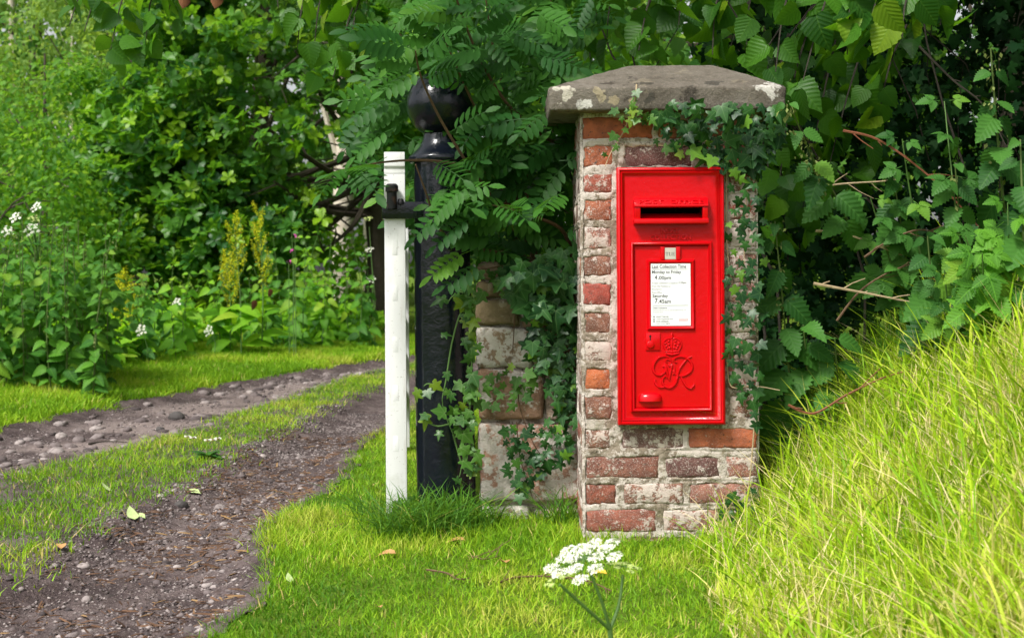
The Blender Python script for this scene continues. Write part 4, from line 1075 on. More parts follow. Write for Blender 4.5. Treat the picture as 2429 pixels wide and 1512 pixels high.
x, y = lane_pts(5500, 2.5, 6.8, 'r'); dens = patch(x, y, 4, 102); k = in_view(x, y) & (dens > .4); x, y = x[k], y[k]
s = rng.uniform(.012, .05, len(x)); p_, yv, zv = stones_at(x, y, s * .2)
o = link('bark_litter', merge('bark litter', CHIP, p_, yv, zv, s), M['litter'], lane); o['kind'] = 'stuff'

LEAFY = [t_strip(stations(fl_(.75, .27), 7), .35, .5), t_strip(stations(fl_(.7, .3), 7), .1, -.35), t_strip(LIMEST, .3, .3)]
_n = 0
def fallen(u, v, size, mat, label, yaw, k=0, flat=.25, dz=.012):
    gy = None
    d = 3.0
    for d in np.arange(2.4, 13, .02):      # where the sight line meets the ground
        p = P(u, v, d)
        if p.z <= float(gz(p.x, p.y, 0.0)): break
    p.z = float(gz(p.x, p.y, 0.0)) + dz
    o = bpy.data.objects.new('fallen_leaf', tmesh(LEAFY, 'fallen leaf', k, M[mat])); COL.objects.link(o)
    o.location = p; o.rotation_euler = (flat, random.uniform(-.2, .2), yaw); o.scale = (size,) * 3
    tag(o, label, 'leaf', 'fallen leaves on the ground'); return o
fallen(677, 688, .07, 'yellow_leaf', 'upright yellow fallen leaf on the lawn edge by the lane', .4, 0, 1.1, .02)
fallen(476, 1180, .09, 'pale_leaf', 'long pale green fallen leaf lying across the right wheel track', 1.5)
fallen(345, 1243, .085, 'pale_leaf', 'pale curled fallen leaf on the litter near the grass strip', 1.3)
fallen(320, 1246, .06, 'pale_leaf', 'grey green fallen leaf touching the pale curled one', .6, 1)
fallen(265, 1175, .05, 'pale_leaf', 'small whitish fallen leaf on the grass strip edge', 1.2, 1)
fallen(145, 1315, .05, 'tan_leaf', 'orange brown fallen leaf at lower left on the strip', .3, 0, .5)
fallen(520, 1088, .05, 'pale_leaf', 'pale fallen leaf at the top of the right wheel track', 1.7)
fallen(600, 1075, .035, 'yellow_leaf', 'small yellow fallen leaf beside the far end of the strip', .9)
fallen(940, 1325, .055, 'tan_leaf', 'tan fallen leaf lying below the grass tuft', 1.4)
fallen(1200, 1345, .05, 'tan_leaf', 'brown fallen leaf beside the twig on the lawn', .2)
fallen(1105, 1295, .06, 'tan_leaf', 'long tan fallen leaf in front of the stone wall', 1.5)
fallen(1440, 1372, .05, 'yellow_leaf', 'orange fallen leaf behind the white flower head', 1.2)
fallen(905, 1455, .022, 'tan_leaf', 'tiny orange fallen leaf at the bottom of the lawn', .5)
fallen(1760, 1300, .05, 'tan_leaf', 'dry fallen leaf under the right of the pillar base', 1.0, 1, .3)
fallen(690, 1395, .03, 'pale_leaf', 'small pale fallen leaf on the lawn edge', .5, 1)
# dead twigs on the lawn
def twig(label, uvs, r, mat, cat='twig', side=True, group=None, name='fallen_twig', onground=True, depth=None):
    pts = []
    for i, (u, v) in enumerate(uvs):
        if onground:
            for d in np.arange(2.4, 9, .01):
                p = P(u, v, d)
                if p.z <= float(gz(p.x, p.y, 0.0)) + .012: break
        else: p = P(u, v, depth[i] if hasattr(depth, '__len__') else depth)
        pts.append(p)
    b = pts[0].copy(); pts = [p - b for p in pts]; sm = bezier(pts, 6); paths = [(sm, r, r * .45)]
    rr = random.Random(len(label))
    if side:
        for j in range(2, len(sm) - 1, 4):
            dv = (sm[j+1] - sm[j-1]).normalized(); sd_ = Vector((rr.uniform(-.4, .4), rr.uniform(-.4, .4), rr.choice((-1, 1)) * rr.uniform(.4, .9)))
            ln = rr.uniform(.01, .06); paths.append(([sm[j], sm[j] + (dv + sd_) * ln * .5, sm[j] + (dv * 1.2 + sd_) * ln], r * .5, r * .25))
    o = link(name, stem_mesh(name, paths), M[mat], None, b); return tag(o, label, cat, group)
twig('thin branching dead twig lying on the lawn behind the flower', [(1185, 1380), (1225, 1368), (1310, 1366), (1390, 1375), (1450, 1400)], .003, 'stem_brown')
twig('short crooked dead twig lying on the middle of the lawn', [(1012, 1350), (1060, 1358), (1085, 1372), (1115, 1370)], .0028, 'stem_brown')
twig('small dead twig lying on the lawn below the stone wall', [(1120, 1318), (1150, 1325), (1185, 1318)], .0025, 'stem_brown')
twig('dead twig lying on the grass near the lane edge', [(740, 1262), (780, 1252), (815, 1240)], .003, 'stem_brown', side=False)
twig('long dead stick lying in the grass under the right of the pillar', [(1760, 1322), (1800, 1295), (1850, 1270), (1890, 1262)], .005, 'stem_brown', side=False)
twig('thin dead stick lying across the left wheel track', [(210, 1052), (250, 1046), (300, 1048)], .004, 'stem_dark', side=False)
# dark stones standing on the lane are things of their own
def lone(u, v, s, k, label):
    for d in np.arange(2.4, 13, .02):
        p = P(u, v, d)
        if p.z <= float(gz(p.x, p.y, 0.0)): break
    o = bpy.data.objects.new('loose_stone', tmesh(PEB, 'loose stone', k, M['rock'])); COL.objects.link(o); o.location = p + Vector((0, 0, s * .2)); o.scale = (s, s, s * 1.3); o.rotation_euler = (.2, .1, k)
    tag(o, label, 'stone', 'loose stones on the lane')
M['rock'] = simple('dark rock', (.065, .058, .055), .8, .4, 30, .5)
lone(420, 996, .085, 0, 'dark angular loose stone at the edge of the left track'); lone(380, 1025, .06, 2, 'brown rounded loose stone near the dark angular one')
lone(430, 1205, .05, 3, 'grey angular loose stone beside the right wheel track'); lone(585, 1012, .04, 1, 'small grey loose stone at the far strip')

# ------------------------------------------------------------------ ivy
def inpoly(u, v, poly):
    c_ = np.zeros(len(u), bool); n = len(poly)
    for i in range(n):
        (x0, y0), (x1, y1) = poly[i], poly[(i + 1) % n]
        t = ((y0 > v) != (y1 > v)); xx = (x1 - x0) * (v - y0) / ((y1 - y0) if y1 != y0 else 1e-9) + x0
        c_ ^= t & (u < xx)
    return c_
def spots(poly, n, gap):
    """scattered places in a patch of surface, not closer than gap"""
    P_ = np.array(poly, float); out = []; tries = 0
    while len(out) < n and tries < n * 60:
        tries += 1; u = rng.uniform(P_[:, 0].min(), P_[:, 0].max()); v = rng.uniform(P_[:, 1].min(), P_[:, 1].max())
        if not inpoly(np.array([u]), np.array([v]), poly)[0]: continue
        if any((u - a) ** 2 + (v - b) ** 2 < gap * gap for a, b in out): continue
        out.append((u, v))
    return out
def ivy_set(parent, uvd, size, mat, tilt=.45, tips=None):
    pos = [P(*q_) for q_ in uvd]; n = len(pos); a = rng.normal(0, .9, n)
    y_ = np.stack([np.sin(a), -.25 + rng.normal(0, .25, n), -np.cos(a)], 1)
    z_ = np.stack([rng.normal(-.05, tilt, n), -np.ones(n), rng.normal(.35, tilt, n)], 1)
    leaf_objs('leaf', 'ivy leaf', IVY, mat, parent, pos, y_, z_, rng.uniform(size[0], size[1], n) * .84)
def along(pts, n): 
    q_ = bezier([Vector(p) for p in pts], 8); L_ = len(q_) - 1
    return [q_[min(L_, int(i * L_ / max(n - 1, 1)))] for i in range(n)]

iv = thing('ivy', 'dark green ivy hanging over the right top and side of the brick pillar', 'ivy', (.60, 3.88, .3))
def dep(u, v): return 3.815 - rng.random() * .03 if v < 285 else 3.885 - rng.random() * .045
A1 = [(1545, 268), (1590, 240), (1800, 245), (1850, 258), (1862, 300), (1830, 370), (1800, 400), (1725, 398), (1690, 375), (1620, 350), (1580, 320)]
uv_ = spots(A1, 92, 15); ivy_set(iv, [(u, v, dep(u, v)) for u, v in uv_], (.035, .062), M['ivy'])
uv_ = spots([(1724, 395), (1800, 395), (1812, 600), (1815, 760), (1800, 1010), (1790, 1015), (1770, 940), (1724, 935), (1722, 800), (1728, 600)], 76, 18)
ivy_set(iv, [(u, v, dep(u, v)) for u, v in uv_], (.024, .046), M['ivy'])
uv_ = spots([(1460, 262), (1500, 240), (1555, 262), (1545, 290), (1480, 300)], 13, 12) + [(1465, 345), (1508, 215), (1505, 232), (1480, 305), (1430, 365), (1460, 318), (1555, 330), (1575, 350), (1600, 342), (1620, 365), (1640, 345)]
ivy_set(iv, [(u, v, dep(u, v)) for u, v in uv_], (.020, .040), M['ivy_fresh'])
ivy_set(iv, [(u, v, 3.88 - .02 * rng.random()) for u, v in spots([(1690, 1190), (1760, 1160), (1800, 1130), (1800, 1260), (1700, 1245)], 16, 12)], (.03, .05), M['ivy'])
paths = []
for pl in ([(1510, 200), (1505, 240), (1480, 310), (1450, 360), (1435, 395)], [(1690, 330), (1620, 345), (1560, 345)], [(1724, 400), (1723, 560), (1735, 660), (1755, 720)], [(1800, 300), (1770, 480), (1765, 640)], [(1724, 820), (1726, 880), (1738, 918), (1790, 915), (1850, 925)], [(1600, 280), (1720, 300), (1790, 340)], [(1790, 1000), (1770, 1180), (1720, 1230)]):
    paths.append((bezier([P(u, v, 3.80 if v < 262 else 3.885) - iv.location for u, v in pl], 6), .0024, .0012))
link('stem', stem_mesh('ivy stem', paths), M['stem_pale'], iv)

iv2 = thing('ivy', 'ivy spilling over the low sandstone wall', 'ivy', (.1, WY - .02, .2))
d2 = lambda lo=.01, hi=.07: WY - .012 - rng.uniform(lo, hi)
uv_ = spots([(1190, 640), (1290, 600), (1366, 590), (1366, 760), (1280, 745), (1220, 700)], 62, 15); ivy_set(iv2, [(u, v, d2(.02, .14)) for u, v in uv_], (.045, .085), M['ivy'])
uv_ = spots([(1255, 745), (1366, 755), (1364, 1000), (1330, 990), (1290, 900), (1250, 820)], 92, 11); ivy_set(iv2, [(u, v, d2()) for u, v in uv_], (.03, .056), M['ivy'])
uv_ = spots([(1200, 1010), (1290, 1000), (1355, 1000), (1350, 1090), (1300, 1120), (1230, 1190), (1210, 1130)], 66, 11); ivy_set(iv2, [(u, v, d2(.005, .04)) for u, v in uv_], (.022, .046), M['ivy'])
uv_ = spots([(1150, 640), (1210, 620), (1230, 700), (1180, 690)], 12, 16) + spots([(1140, 900), (1260, 830), (1300, 860), (1240, 960), (1150, 960)], 24, 18); ivy_set(iv2, [(u, v, d2(.005, .05)) for u, v in uv_], (.025, .05), M['ivy_fresh'])
paths = []
for pl in ([(1340, 640), (1300, 760), (1250, 900), (1160, 950)], [(1330, 700), (1290, 860), (1230, 930), (1260, 1040), (1300, 1100)], [(1300, 600), (1320, 760), (1350, 900), (1340, 1040)], [(1217, 690), (1220, 760), (1215, 840)], [(1225, 1000), (1235, 1090), (1270, 1200)], [(1140, 640), (1240, 625), (1350, 640)]):
    paths.append((bezier([P(u, v, WY - .015) - iv2.location for u, v in pl], 6), .0024, .0012))
link('stem', stem_mesh('ivy stem', paths), M['stem_brown'], iv2)

iv3 = thing('ivy', 'light green ivy trailing down in front of the black iron post', 'ivy', (-.1, 4.18, .2))
sp_ = [[(1150, 690), (1100, 730), (1075, 800), (1058, 900), (1050, 960), (1075, 1030)], [(1100, 740), (1080, 700), (1060, 720)], [(1058, 930), (1020, 910), (1005, 915)], [(1150, 640), (1110, 690), (1085, 690)], [(1080, 1000), (1040, 1010), (1010, 1000)], [(1120, 760), (1118, 900), (1110, 1020), (1090, 1130)], [(1075, 1030), (1100, 1110), (1130, 1130)]]
paths = []; uvs = []
for pl in sp_:
    paths.append((bezier([P(u, v, 4.175) - iv3.location for u, v in pl], 6), .0032, .0014))
    for u, v, _ in along([(a, b, 0) for a, b in pl], 2 + len(pl)): uvs.append((u + rng.normal(0, 13), v + rng.normal(0, 13)))
uvs += spots([(1095, 700), (1130, 690), (1135, 1100), (1100, 1140), (1085, 1000), (1100, 850)], 26, 16)
ivy_set(iv3, [(u, v, 4.16 - rng.random() * .03) for u, v in uvs], (.028, .056), M['ivy_fresh'])
link('stem', stem_mesh('ivy stem', paths), M['stem_green'], iv3)
iv4 = thing('ivy', 'small ivy sprig at the foot of the white gate', 'ivy', (-.33, 4.18, .0))
ivy_set(iv4, [(u, v, 4.12 + rng.random() * .05) for u, v in spots([(940, 1185), (985, 1170), (985, 1240), (945, 1245)], 9, 14)], (.035, .055), M['ivy_fresh'])
link('stem', stem_mesh('ivy stem', [([P(u, v, 4.16) - iv4.location for u, v in ((950, 1240), (965, 1210), (980, 1180))], .002, .001)]), M['stem_green'], iv4)

# ------------------------------------------------------------------ rowan sapling over the wall
rowan = thing('rowan_tree', 'young rowan with feathery leaves spreading over black post and stone wall', 'tree', (.22, 4.62, .0))
stems = [([(1290, 720), (1210, 540), (1129, 412), (1104, 380), (1044, 281), (1000, 186), (985, 120)], 4.5, 3.98), ([(1380, 640), (1365, 373), (1295, 327), (1200, 242), (1129, 119), (1084, 0), (1075, -60)], 4.6, 4.05), ([(1300, 700), (1230, 480), (1171, 359), (1132, 267), (1104, 207), (1040, 60)], 4.55, 4.15),
         ([(1330, 660), (1242, 609), (1136, 592), (1062, 563), (1030, 514), (1012, 461), (986, 390)], 4.45, 4.02), ([(1330, 620), (1224, 420), (1125, 412), (1076, 389), (998, 380), (907, 385), (825, 401)], 4.5, 4.0), ([(1360, 620), (1330, 542), (1224, 500), (1168, 486)], 4.4, 4.1),
         ([(1390, 640), (1370, 400), (1340, 250), (1320, 90), (1300, -40)], 4.75, 4.5), ([(1330, 680), (1260, 430), (1180, 160), (1150, -20)], 4.7, 4.3), ([(1300, 690), (1130, 330), (1010, 160), (930, 60)], 4.7, 4.4)]
paths = []; fp, fy, fz, fs = [], [], [], []
for pl, da, db in stems:
    n = len(pl); pts = [P(u, v, da + (db - da) * (i / (n - 1)) ** .8) for i, (u, v) in enumerate(pl)]
    sm = bezier(pts, 6); paths.append(([p - rowan.location for p in sm], .008, .002))
    for i in range(int(len(sm) * .28), len(sm)):
        if (i % 2) and i < len(sm) - 2: continue
        sd_ = 1 if (i // 2) % 2 else -1; dv = (sm[min(i+1, len(sm)-1)] - sm[i-1]).normalized()
        out = dv * .45 + Vector((sd_ * rng.uniform(.55, 1), rng.uniform(-.75, -.05), rng.uniform(-.35, .25)))
        fp.append(sm[i]); fy.append(out); fz.append((rng.normal(-.15, .3), rng.uniform(-1.2, -.6), rng.uniform(.25, .9))); fs.append(rng.uniform(.11, .165))
link('branch', stem_mesh('rowan branch', paths), M['stem_brown'], rowan)
link('trunk', stem_mesh('rowan trunk', [([Vector((0, 0, -.05)), Vector((.01, 0, .4)), Vector((.02, -.02, .8))], .022, .014)], 8), M['stem_brown'], rowan)
REG = [(850, 330), (870, 240), (940, 110), (990, -20), (1380, -20), (1375, 200), (1372, 430), (1300, 560), (1180, 610), (1060, 600), (985, 560), (930, 500), (840, 360)]
for u, v in spots(REG, 230, 17):
    d = rng.uniform(4.1, 4.75)
    if (u < 1080 and 130 < v < 420) or u < 985: d = rng.uniform(4.42, 4.8) if u > 905 or rng.random() < .6 else rng.uniform(4.1, 4.3)
    fp.append(P(u + rng.uniform(20, 60), v - 10, d)); sd_ = -1 if rng.random() < .7 else 1
    fy.append((sd_ * rng.uniform(.4, 1), rng.uniform(-.7, .1), rng.uniform(-.6, .15))); fz.append((rng.normal(-.2, .35), rng.uniform(-1.2, -.5), rng.uniform(.25, .9))); fs.append(rng.uniform(.11, .165))
for u, v, d in ((862, 255, 4.02), (858, 330, 4.02), (890, 265, 4.05), (880, 300, 4.05), (930, 190, 4.0), (1000, 520, 4.0), (1040, 620, 4.05), (1040, 470, 3.98), (1075, 650, 4.05), (1050, 540, 4.0)):
    fp.append(P(u + 75, v - 25, d)); fy.append((-1, -.2, -.45)); fz.append((-.2, -.7, .7)); fs.append(.135)
def clear_of(p, y_, s_):
    """true when a frond in front would hide the ball, the post or the gate"""
    y_ = Vector(y_).normalized()
    if Vector(p).y > 4.5: return True
    for t in (.25, .5, .75, 1.0):
        q_ = Vector(p) + y_ * s_ * t; u, v = proj(tuple(q_)); u += (v - HV) * ROLL
        if math.hypot(u - 998, v - 250) < 56 or (950 < u < 1025 and 300 < v < 400) or (900 < u < 985 and 340 < v < 1200) or (975 < u < 1085 and 560 < v): return False
    return True
ok = [i for i in range(len(fp)) if i >= len(fp) - 10 or clear_of(fp[i], fy[i], fs[i])]
fp = [fp[i] for i in ok]; fy = [fy[i] for i in ok]; fz = [fz[i] for i in ok]; fs = [fs[i] for i in ok]
leaf_objs('leaf', 'rowan leaf', FROND, M['rowan'], rowan, fp[:300], np.array([tuple(q_) for q_ in fy])[:300], np.array(fz)[:300], np.array(fs)[:300])
if len(fp) > 300:
    o = link('foliage', merge('rowan mass', FROND, np.array([tuple(q_) for q_ in fp])[300:] - np.array(rowan.location), np.array([tuple(q_) for q_ in fy])[300:], np.array(fz)[300:], np.array(fs)[300:]), M['rowan'], rowan); o['kind'] = 'stuff'
# bare canes leaning behind the wall
for i, (pl, m) in enumerate((([(1150, 470), (1250, 500), (1365, 560)], 'stem_red'), ([(1220, 380), (1300, 470), (1370, 520)], 'stem_brown'), ([(1330, 300), (1350, 400), (1372, 480)], 'stem_dark'), ([(1240, 300), (1310, 400), (1366, 440)], 'stem_dark'), ([(1200, 440), (1290, 480), (1370, 500)], 'stem_dark'), ([(1180, 560), (1270, 545), (1366, 530)], 'stem_pale'))):
    twig(['reddish cane leaning behind the stone wall', 'brown cane slanting towards the pillar above the wall', 'dark cane close to the left edge of the pillar', 'dark cane crossing under the cap stone', 'thin dark cane lying level above the wall', 'pale cane arching up towards the pillar'][i], pl, .0045, m, 'cane', False, 'canes behind the stone wall', 'cane', False, 4.5 + .04 * i)

# ------------------------------------------------------------------ stalked plants: nettles, raspberries, herbs
def herb(name, label, cat, group, path, r, tpls, mat, smat, pairs, size, droop=.35, t0=.12, spread=1.0, top=.35, face=0.0, flowers=0, single=False, nm='leaf blade'):
    """upright stalk with paired leaves; path = world points"""
    b = Vector(path[0]); pl = thing(name, label, cat, b, group); sm = bezier([Vector(p) - b for p in path], 6)
    link('stem', stem_mesh(nm + ' stem', [(sm, r, r * .45)]), smat, pl)
    fp, fy, fz, fs = [], [], [], []; rot = rng.random() * 3
    for i in range(pairs):
        t = t0 + (1 - t0) * i / max(pairs - 1, 1); k = min(len(sm) - 1, int(t * (len(sm) - 1))); p = sm[k]
        rot += 1.57 + rng.normal(0, .3); sz = size * (1 - (1 - top) * t ** 2.2) * (.7 + .3 * min(1, t * 3))
        for sd_ in ((0,) if single else (0, math.pi)):
            a = rot + sd_ + rng.normal(0, .25); dx, dy = math.cos(a), math.sin(a)
            dy = dy * (1 - face) - face * .6
            y_ = Vector((dx, dy, -droop + .7 * max(t - .8, 0) * 3 + rng.normal(0, .18)))
            fp.append(p + b + y_.normalized() * .012); fy.append(tuple(y_)); fz.append((-dx * .3 + rng.normal(0, .25), -dy * .2 - .55 - face, .8)); fs.append(sz * rng.uniform(.8, 1.15))
    leaf_objs('leaf', nm, tpls, mat, pl, [tuple(q_) for q_ in fp], fy, fz, fs)
    if flowers:
        n = flowers; k = rng.integers(int(len(sm) * .5), len(sm), n)
        pos = np.array([tuple(sm[j]) for j in k]) + rng.normal(0, .012, (n, 3)) - np.array([0, 0, .012]); a = unit(n) * .7 - np.array([0, 0, .8])
        o = link('catkins', merge('catkins', TINY, pos, a, unit(n), rng.uniform(.008, .02, n)), M['catkin'], pl); o['kind'] = 'stuff'
    return pl
def up(u, v, d, u2, v2, d2, bow=20):
    return [P(u, v, d), P((u * .65 + u2 * .35) - bow, v * .65 + v2 * .35, d * .65 + d2 * .35), P((u * .3 + u2 * .7) - bow * .6, v * .3 + v2 * .7, d * .3 + d2 * .7), P(u2, v2, d2)]
GN = 'nettles by the hedge'
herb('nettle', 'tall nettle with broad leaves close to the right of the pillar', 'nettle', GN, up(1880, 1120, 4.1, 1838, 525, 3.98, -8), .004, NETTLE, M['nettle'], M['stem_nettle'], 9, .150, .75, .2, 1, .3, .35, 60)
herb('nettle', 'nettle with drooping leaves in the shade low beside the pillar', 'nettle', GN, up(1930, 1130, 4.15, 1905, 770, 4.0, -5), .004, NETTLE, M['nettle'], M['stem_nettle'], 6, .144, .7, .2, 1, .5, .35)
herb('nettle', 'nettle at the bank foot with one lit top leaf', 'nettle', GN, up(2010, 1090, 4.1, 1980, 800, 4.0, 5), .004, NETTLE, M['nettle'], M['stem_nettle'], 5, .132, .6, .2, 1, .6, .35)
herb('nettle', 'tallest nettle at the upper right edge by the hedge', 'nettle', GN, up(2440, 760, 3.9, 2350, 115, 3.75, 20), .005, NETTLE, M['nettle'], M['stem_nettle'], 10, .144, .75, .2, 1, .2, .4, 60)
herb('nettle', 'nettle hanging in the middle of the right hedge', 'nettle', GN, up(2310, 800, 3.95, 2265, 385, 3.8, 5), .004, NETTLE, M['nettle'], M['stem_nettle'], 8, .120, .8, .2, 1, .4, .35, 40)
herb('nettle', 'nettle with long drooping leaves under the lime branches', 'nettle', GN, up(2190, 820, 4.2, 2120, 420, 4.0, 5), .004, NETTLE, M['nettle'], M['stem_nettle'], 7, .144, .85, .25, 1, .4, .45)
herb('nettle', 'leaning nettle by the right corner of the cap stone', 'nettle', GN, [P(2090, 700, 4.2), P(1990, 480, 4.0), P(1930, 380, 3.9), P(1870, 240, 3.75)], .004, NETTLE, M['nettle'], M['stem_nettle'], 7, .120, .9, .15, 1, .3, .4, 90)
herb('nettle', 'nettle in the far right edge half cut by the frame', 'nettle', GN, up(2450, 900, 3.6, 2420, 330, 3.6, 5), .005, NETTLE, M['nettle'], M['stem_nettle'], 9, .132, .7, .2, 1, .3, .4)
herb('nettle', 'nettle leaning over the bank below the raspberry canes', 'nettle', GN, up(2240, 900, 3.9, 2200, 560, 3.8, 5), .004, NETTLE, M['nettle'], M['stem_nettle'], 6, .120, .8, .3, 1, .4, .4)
GR_ = 'raspberry canes by the hedge'
for i, (a, lab) in enumerate(((up(2250, 800, 4.1, 2140, 330, 3.95), 'raspberry cane with light green leaves in the middle of the hedge'), (up(2200, 780, 4.15, 2065, 470, 4.0), 'raspberry cane with leaves in threes above the dark hollow'), (up(2420, 800, 3.7, 2290, 560, 3.6), 'bright raspberry cane at the right edge above the bank'),
        (up(2440, 780, 3.65, 2390, 480, 3.6), 'bright yellow green raspberry cane at the far right'), (up(2340, 820, 3.8, 2240, 240, 3.85), 'tall raspberry cane rising into the lime leaves'), (up(2380, 840, 3.7, 2330, 600, 3.55), 'low bright raspberry cane where hedge meets bank'), (up(2300, 830, 3.8, 2240, 640, 3.7), 'small raspberry cane in the shade of the bright ones'))):
    herb('raspberry_cane', lab, 'raspberry', GR_, a, .0035, RASP, M['raspberry'] if i in (2, 3, 5) else M['nettle'], M['stem_green'], 7 if i in (2, 3, 5) else 6, .13 if i in (2, 3, 5) else .115, .45, .25, 1, .55, .5, 0, False, 'raspberry leaf')
GT = 'bare twigs in the hedge hollow'
for pl, r, m, d, lab in (([(1935, 548), (2000, 552), (2060, 575), (2140, 605)], .004, 'stem_pale', 4.05, 'pale bare twig pointing left in the dark hollow'), ([(1930, 672), (2000, 685), (2080, 700), (2180, 720)], .0045, 'stem_pale', 4.0, 'pale bare twig lying level above the bank grass'),
        ([(1985, 760), (2040, 690), (2110, 645), (2180, 620)], .0035, 'stem_brown', 4.02, 'arched brown twig crossing the pale level one'), ([(1870, 960), (1930, 980), (2010, 935), (2110, 890), (2210, 870)], .004, 'stem_red', 3.85, 'long reddish bramble arching over the bank'),
        ([(2000, 310), (2080, 330), (2170, 390), (2260, 470), (2340, 560)], .004, 'stem_red', 3.95, 'reddish cane slanting down through the upper hedge'), ([(2050, 610), (2110, 570), (2180, 545), (2250, 560)], .0035, 'stem_brown', 4.0, 'thin brown twig in the middle of the hedge'), ([(1960, 440), (2010, 435), (2090, 430), (2130, 425)], .003, 'stem_pale', 4.05, 'short pale twig near the nettle by the cap stone'), ([(2180, 110), (2260, 190), (2340, 260), (2420, 420)], .004, 'stem_dark', 4.2, 'dark twig hanging at the upper right')):
    twig(lab, pl, r, m, 'twig', True, GT, 'bare_twig', False, d)

# ------------------------------------------------------------------ hedge behind the pillar
hedge = thing('hedge', 'dark ivy choked hedge behind and right of the brick pillar', 'hedge', (1.9, 5.0, 0))
cs = np.concatenate([np.stack([rng.uniform(.85, 4.2, 260), rng.uniform(5.0, 6.1, 260), rng.uniform(.15, 2.3, 260)], 1), np.stack([rng.uniform(1.75, 2.6, 90), rng.uniform(2.6, 4.6, 90), rng.uniform(.7, 2.4, 90)], 1)])  # forward run along the bank, out of view, added to block side light
p_, y_, z_, s_ = clumps(cs, (.28, .22, .26), 60, (.035, .06), .4, (0, -.9, 0), .5)
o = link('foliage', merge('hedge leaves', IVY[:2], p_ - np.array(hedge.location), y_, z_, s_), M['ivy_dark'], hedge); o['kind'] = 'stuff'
paths = []
for i in range(34):
    x0 = rng.uniform(.75, 3.2); y0 = rng.uniform(4.75, 5.5); paths.append((bezier([Vector((x0, y0, .0)) - hedge.location, Vector((x0 + rng.normal(0, .15), y0 + rng.normal(0, .1), .7)) - hedge.location, Vector((x0 + rng.normal(0, .3), y0 + rng.normal(0, .2), 1.5)) - hedge.location, Vector((x0 + rng.normal(0, .5), y0 + rng.normal(0, .3), 2.3)) - hedge.location], 4), rng.uniform(.003, .008), .0015))
link('branch', stem_mesh('hedge branches', paths), M['stem_dark'], hedge)

# ------------------------------------------------------------------ lime tree overhanging from the right
lime = thing('lime_tree', 'lime tree whose low leafy branches hang over the pillar and lane', 'tree', (2.7, 7.0, 0))
lb = Vector(lime.location)
link('trunk', MB().tube([Vector((0, 0, -.1)), Vector((.02, 0, 1)), Vector((-.05, .05, 2.4)), Vector((0, 0, 4.5))], [.36, .3, .26, .2], 14).mesh('lime trunk', smooth=True), M['bark'], lime)
lp, ly, lz, ls_ = [], [], [], []; paths = []
def lime_twig(pts, n, size, r=.004, spread=.05):
    sm = bezier(pts, 6); paths.append(([q_ - lb for q_ in sm], r, r * .35))
    for i in range(n):
        k = rng.integers(int(len(sm) * .15), len(sm)); sd_ = rng.choice((-1, 1))
        lp.append(tuple(sm[k] + Vector(rng.normal(0, spread, 3)))); ly.append((sd_ * rng.uniform(.1, .8), rng.normal(-.1, .4), -rng.uniform(.35, 1.0))); lz.append((rng.normal(0, .7), rng.uniform(-1, .1), rng.uniform(-.1, .8))); ls_.append(rng.uniform(*size))
for u, v0, u2, v2, d, n in ((230, -80, 200, 75, 5.4, 10), (290, -80, 262, 120, 5.4, 13), (360, -80, 345, 105, 5.4, 12), (420, -80, 395, 40, 5.5, 8), (190, -60, 165, 60, 5.5, 5), (720, -80, 705, 120, 5.3, 8), (760, -80, 745, 120, 5.3, 12), (830, -60, 790, 185, 5.2, 14), (850, -60, 830, 110, 5.2, 10), (660, -80, 660, 20, 5.5, 5),
        (1540, -80, 1515, 120, 4.6, 9), (1620, -60, 1610, 60, 4.7, 7), (1450, -60, 1440, 90, 4.8, 7), (1700, -80, 1690, 130, 4.6, 12), (1780, -80, 1770, 120, 4.6, 12), (1860, -80, 1840, 170, 4.4, 14), (1950, -80, 1905, 190, 4.3, 14), (2020, -80, 2010, 130, 4.2, 14), (2090, -80, 2060, 60, 4.2, 10), (2150, -60, 2140, 90, 4.2, 8), (2250, -80, 2230, 60, 4.3, 8),
        (1880, 60, 1850, 420, 4.9, 22), (1950, 60, 1900, 520, 5.0, 24), (2010, 100, 1960, 420, 4.9, 16), (1830, 80, 1815, 560, 5.0, 22), (2110, 60, 2080, 300, 4.7, 14), (1760, -40, 1720, 150, 5.0, 10), (1400, -60, 1400, 140, 5.0, 10)):
    lime_twig([P(u + 40, v0, d + .15), P(u, v0 * .6 + v2 * .4, d), P(u2, v2, d - .05)], n, (.07, .105), .0045)
top = Vector((2.65, 7.05, 2.3))
for tx in (P(250, -90, 5.6), P(760, -90, 5.5), P(1600, -80, 4.8), P(1950, -90, 4.6), P(2250, -90, 4.6), P(1900, 60, 5.1)):
    md = (top + tx) / 2 + Vector((0, 0, .5)); sm = bezier([top, md, tx], 8); paths.append(([q_ - lb for q_ in sm], .05, .008))
link('branch', stem_mesh('lime branches', paths), M['stem_dark'], lime)
cs = np.concatenate([np.stack([rng.uniform(.1, 4.6, 150), rng.uniform(5.0, 7.6, 150), rng.uniform(1.55, 4.6, 150)], 1), np.stack([rng.uniform(.85, 1.25, 16), rng.uniform(5.2, 6.2, 16), rng.uniform(.85, 1.6, 16)], 1), np.stack([rng.uniform(-.6, 3.5, 60), rng.uniform(4.8, 6.5, 60), rng.uniform(2.2, 3.6, 60)], 1), np.stack([rng.uniform(.9, 4.6, 130), rng.uniform(3.5, 5.4, 130), rng.uniform(1.9, 3.4, 130)], 1), np.stack([rng.uniform(-.7, 1.0, 80), rng.uniform(4.35, 5.6, 80), rng.uniform(1.95, 3.2, 80)], 1)])  # unseen clumps above the frame are added to shade hedge and rowan
p_, y_, z_, s_ = clumps(cs, (.32, .30, .26), 22, (.06, .095), .5, (0, -.3, 0), .6)
